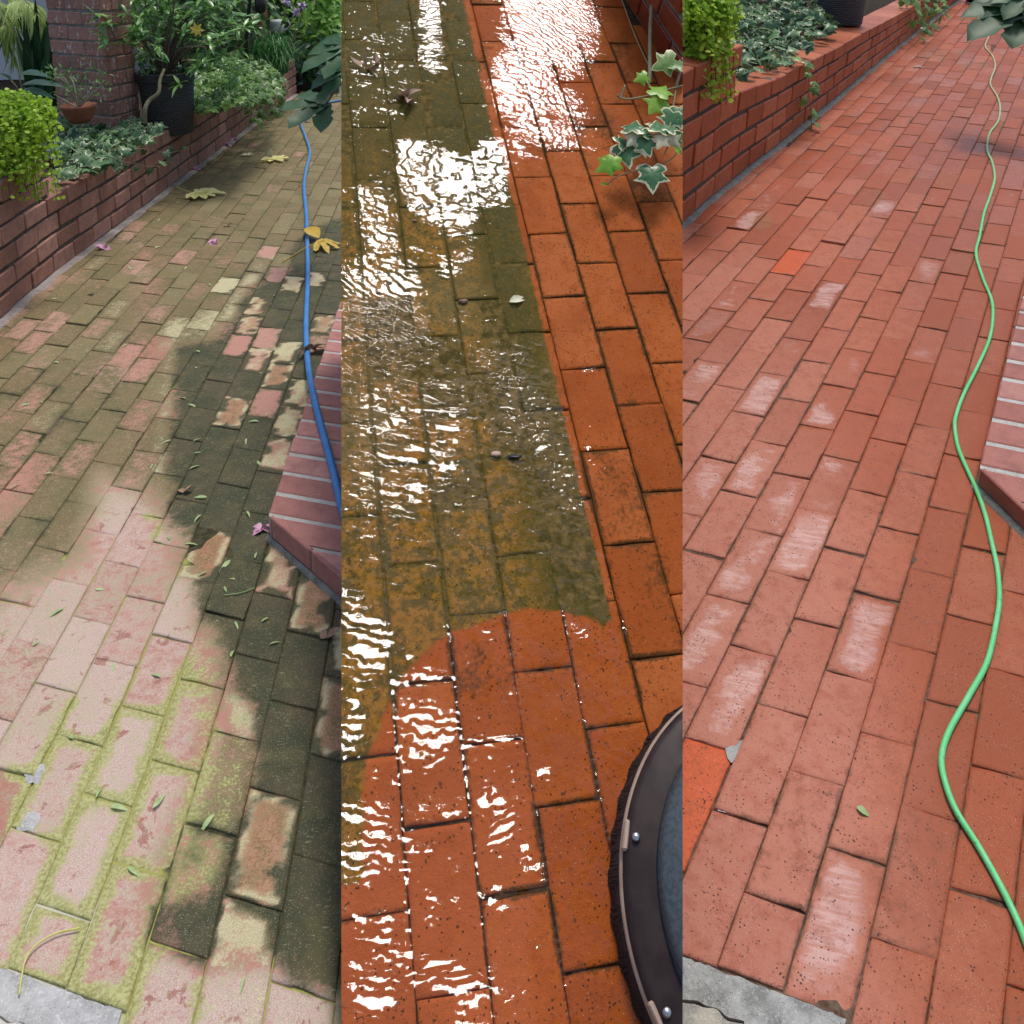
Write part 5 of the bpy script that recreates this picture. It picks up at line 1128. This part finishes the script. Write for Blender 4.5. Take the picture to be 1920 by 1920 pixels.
# walk 3 odds and ends
b = MB(); P3 = [X(3, x, y, .005) for x, y in ((1713, 126), (1722, 125), (1733, 128))]; tube(b, P3, [.004, .007, .003], 6); tag(b.build('dry_strip', M['bone'], None, 3), 'white curled strip of bark far along the clean path', 'bark strip')
b = MB(); leaf_lance(b, X(3, 1606, 1512, .004), X(3, 1612, 1516, .004) - X(3, 1606, 1512, .004), PL[3]['n'], .022, .012, .1, .4, rnd=.1); tag(b.build('fallen_leaf', M['leaflet'], None, 3), 'tiny green leaf on the clean bricks', 'leaf')
for i, (x, r_) in enumerate(((1832, .12), (1872, .2), (1905, .17))):
    c = X(3, x, 4, .0); root = thing('plant_pot', ('smaller black pot at the far end of the clean path', 'large black pot at the far end of the clean path', 'black pot at the far right end of the clean path')[i], 'plant pot', c); b = MB(); lathe(b, c, PL[3]['n'], [(r_ * .8, 0), (r_, .25), (r_ * 1.06, .26), (r_ * 1.06, .3), (r_ * .9, .3), (r_ * .88, .24), (0, .23)], 24); b.build('pot_wall', M['blackpot'], root, 3)
# ------------------------------------------------------------------ the sheet of water running over the scrubbed walk
GLARE = [  # outline of a white glare patch, how closely film is laid to shape it, softness in px
    ([(958, -60), (1128, -60), (1112, 30), (1108, 90), (1085, 130), (1020, 150), (985, 200), (942, 210), (930, 150), (950, 80)], 1.10, 55),
    ([(935, 140), (1010, 140), (1075, 150), (1110, 180), (1110, 260), (1080, 310), (1000, 290), (965, 330), (940, 260)], .58, 40),
    ([(782, -40), (828, -40), (832, 60), (836, 140), (806, 146), (780, 120)], .72, 22),
    ([(740, 255), (800, 262), (870, 290), (930, 250), (958, 262), (958, 330), (948, 372), (910, 386), (905, 415), (880, 440), (832, 442), (790, 420), (765, 400), (738, 330)], .72, 22),
    ([(806, 310), (940, 330), (940, 372), (900, 390), (880, 430), (830, 436), (812, 400)], 1.05, 48),
    ([(640, 330), (735, 310), (760, 420), (830, 470), (860, 460), (915, 440), (912, 500), (850, 520), (790, 500), (730, 500), (640, 560)], .52, 45),
    ([(670, 520), (720, 500), (766, 503), (778, 540), (788, 600), (782, 640), (700, 650), (655, 610)], 1.08, 52),
    ([(630, 490), (680, 500), (690, 640), (770, 640), (840, 650), (800, 690), (730, 720), (690, 705), (630, 720)], .60, 24),
    ([(800, 470), (900, 440), (915, 470), (870, 540), (820, 540)], .48, 22),
    ([(630, 20), (780, 40), (800, 200), (760, 260), (640, 300)], .40, 40),
    ([(1105, 0), (1150, 10), (1130, 110), (1085, 170)], .52, 20),
    ([(640, 690), (800, 700), (900, 760), (880, 900), (760, 1000), (640, 1020)], .44, 40),
    ([(880, 640), (990, 660), (1080, 900), (1100, 1000), (1000, 900)], .36, 40),
    ([(630, 760), (720, 780), (860, 800), (830, 860), (700, 850), (630, 900)], .28, 40),
    ([(630, 1080), (690, 1120), (735, 1170), (745, 1220), (720, 1290), (700, 1370), (630, 1480)], .58, 24),
    ([(735, 1268), (800, 1250), (842, 1262), (846, 1275), (790, 1292), (738, 1292)], .8, 8),
    ([(738, 1296), (800, 1302), (850, 1322), (870, 1345), (868, 1392), (840, 1420), (800, 1470), (742, 1460)], .58, 20),
    ([(862, 1390), (900, 1384), (982, 1382), (984, 1398), (930, 1400), (870, 1404)], 1.0, 5),
    ([(895, 1462), (915, 1456), (945, 1500), (980, 1540), (976, 1570), (940, 1590), (912, 1580), (890, 1520)], .84, 16),
    ([(990, 1440), (1040, 1435), (1036, 1478), (1004, 1490)], .6, 10),
    ([(630, 1480), (740, 1480), (752, 1640), (630, 1680)], .60, 34),
    ([(752, 1560), (780, 1560), (764, 1720), (772, 1860), (756, 1860)], .8, 7),
    ([(895, 1676), (1000, 1680), (980, 1712), (900, 1704)], .66, 10),
    ([(780, 1790), (860, 1800), (915, 1850), (840, 1870), (780, 1850)], .78, 10),
    ([(630, 1690), (760, 1700), (770, 1930), (630, 1930)], .58, 34),
    ([(850, 1860), (900, 1865), (900, 1930), (850, 1930)], .8, 8),
    ([(1066, 1170), (1104, 1175), (1106, 1196), (1080, 1200)], .58, 8),
    ([(900, 1590), (1010, 1560), (1010, 1640), (960, 1690), (900, 1680)], .44, 20),
    ([(900, 1180), (920, 1175), (928, 1200), (915, 1202)], .6, 5),
    ([(1060, 905), (1135, 880), (1120, 860), (1140, 745), (1090, 740), (1080, 850)], .33, 25),
    ([(1090, 690), (1120, 688), (1112, 705), (1092, 703)], .85, 5),
]
du = .021; US = np.arange(-2.2, 9.6, du); VS = np.arange(-6.2, 21.5, du * 1.08)
Ug, Vg = np.meshgrid(US, VS, indexing='ij'); Xg, Yg = px(2, Ug, Vg)
D = np.zeros(Ug.shape)
for P_, dens, sw in GLARE: D = np.maximum(D, dens * soft(inpoly(Xg, Yg, P_), sw))
left = soft(985 - Xg + (Yg < 700) * 60 + (Yg > 1250) * 60, 120) * np.clip(1 - .5 * soft(900 - np.abs(Yg - 500), 200), .4, 1)
D = np.maximum(D, .37 * left)                                # flecks of glare all over the wet side
fj = np.abs(Ug - np.round(Ug)); D = D - .28 * np.clip(1 - fj / .045, 0, 1) * (D < 1.02) * (Yg < 1100)
D = np.maximum(D, np.where((Yg > 1270) & (Xg < 905), .66, .5 * (Yg > 1150) * (Xg < 1180)) * np.clip(1 - np.abs(fj - .02) / .05, 0, 1))
big_ = fbm(Ug * .9, Vg * .9, 3, 3); mid_ = fbm(Ug * 2.2 + 9, Vg * 6 + 3 + Ug * 2.0, 11, 4); fin_ = fbm(Ug * 5 + 5, Vg * 26 + Ug * 7, 23, 3); dot_ = fbm(Ug * 16, Vg * 20, 27, 3)
K = D + .75 * (mid_ - .5) + .75 * (fin_ - .5) + .30 * (big_ - .5) + .35 * (dot_ - .5)
D = np.where((D > .4) & (D < .8) & (Yg < 760), D + .16, np.where((D > .4) & (D < .9), D + .09, D)); K = D + .70 * (mid_ - .5) + 1.05 * (fin_ - .5) + .30 * (big_ - .5) + .3 * (dot_ - .5)
KL = D + .95 * (fbm(Ug * 3.2 + 2, Vg * 3.6 + Ug * 1.2, 211, 4) - .5) + .55 * (fbm(Ug * 11, Vg * 12, 221, 3) - .5); K = np.where(Yg > 1120, KL, K)
low = np.clip((Yg - 560) / 160, 0, 1)                        # further down the walk the film is unbroken and only its ripples glint
keep = (K > .5) | ((low > .02) & (Ug < 3.9 + .5 * (mid_ - .5)) & (K > .02 + .45 * (1 - low)))
# ripples are tilted faces, laid in steps: each is sloped to throw the sun into the camera, shaping the glare
P = PL[2]; Q = P['o'] + Ug[..., None] * P['bu'] + Vg[..., None] * P['bv']; Dv = EYE - Q; Dv = Dv / np.linalg.norm(Dv, axis=-1, keepdims=True)
Hv = Dv + SUN; hn_ = Hv @ P['n']; Gu = -(Hv @ P['bu']) / hn_; Gv = -(Hv @ P['bv']) / hn_      # slope per lattice step
dv_ = VS[1] - VS[0]; m0 = len(US) // 2
PHI = np.cumsum(Gu, axis=0) * du; PHI = PHI - PHI[m0:m0 + 1] + (np.cumsum(Gv[m0]) * dv_)[None, :]
STEP = .0016 + .0024 * low
wig = .010 * (fbm(Ug * 2.4, Vg * 2.6, 51, 3) - .5) + .0055 * (fbm(Ug * 7, Vg * 9, 61, 3) - .5)
wig = wig * (.3 + .7 * low)
saw = PHI - STEP * np.floor((PHI + wig) / STEP); saw = saw - saw.mean()
on = np.clip((K - .44) / .08, 0, 1); on = np.where(low > 0, on, 1)
hh = .0042 + .0006 * np.clip((K - .5) * 5, 0, 1) * (1 - low) + on * np.clip(saw, -.0034, .004) + (.00006 + .00010 * low + .00018 * on * low) * (fbm(Ug * 5, Vg * 6, 81, 2) - .5)
P = PL[2]; Vw = P['o'] + Ug[..., None] * P['bu'] + Vg[..., None] * P['bv'] + hh[..., None] * P['n']
nu, nv = Ug.shape; cellk = keep[:-1, :-1] & keep[1:, :-1] & keep[:-1, 1:] & keep[1:, 1:] & (Xg[:-1, :-1] > 600) & (Xg[:-1, :-1] < 1300)
ii, jj_ = np.nonzero(cellk); a_ = ii * nv + jj_; Fq = np.stack([a_, a_ + nv, a_ + nv + 1, a_ + 1], 1)
used, inv = np.unique(Fq, return_inverse=True); Fq = inv.reshape(-1, 4)
mb = MB(); mb.v = [Vw.reshape(-1, 3)[used]]; mb.n = len(used); mb.f = [tuple(q) for q in Fq.tolist()]
struct(mb.build('water', M['water'], None, 2), 'thin sheet of rippling water running down the scrubbed walk')
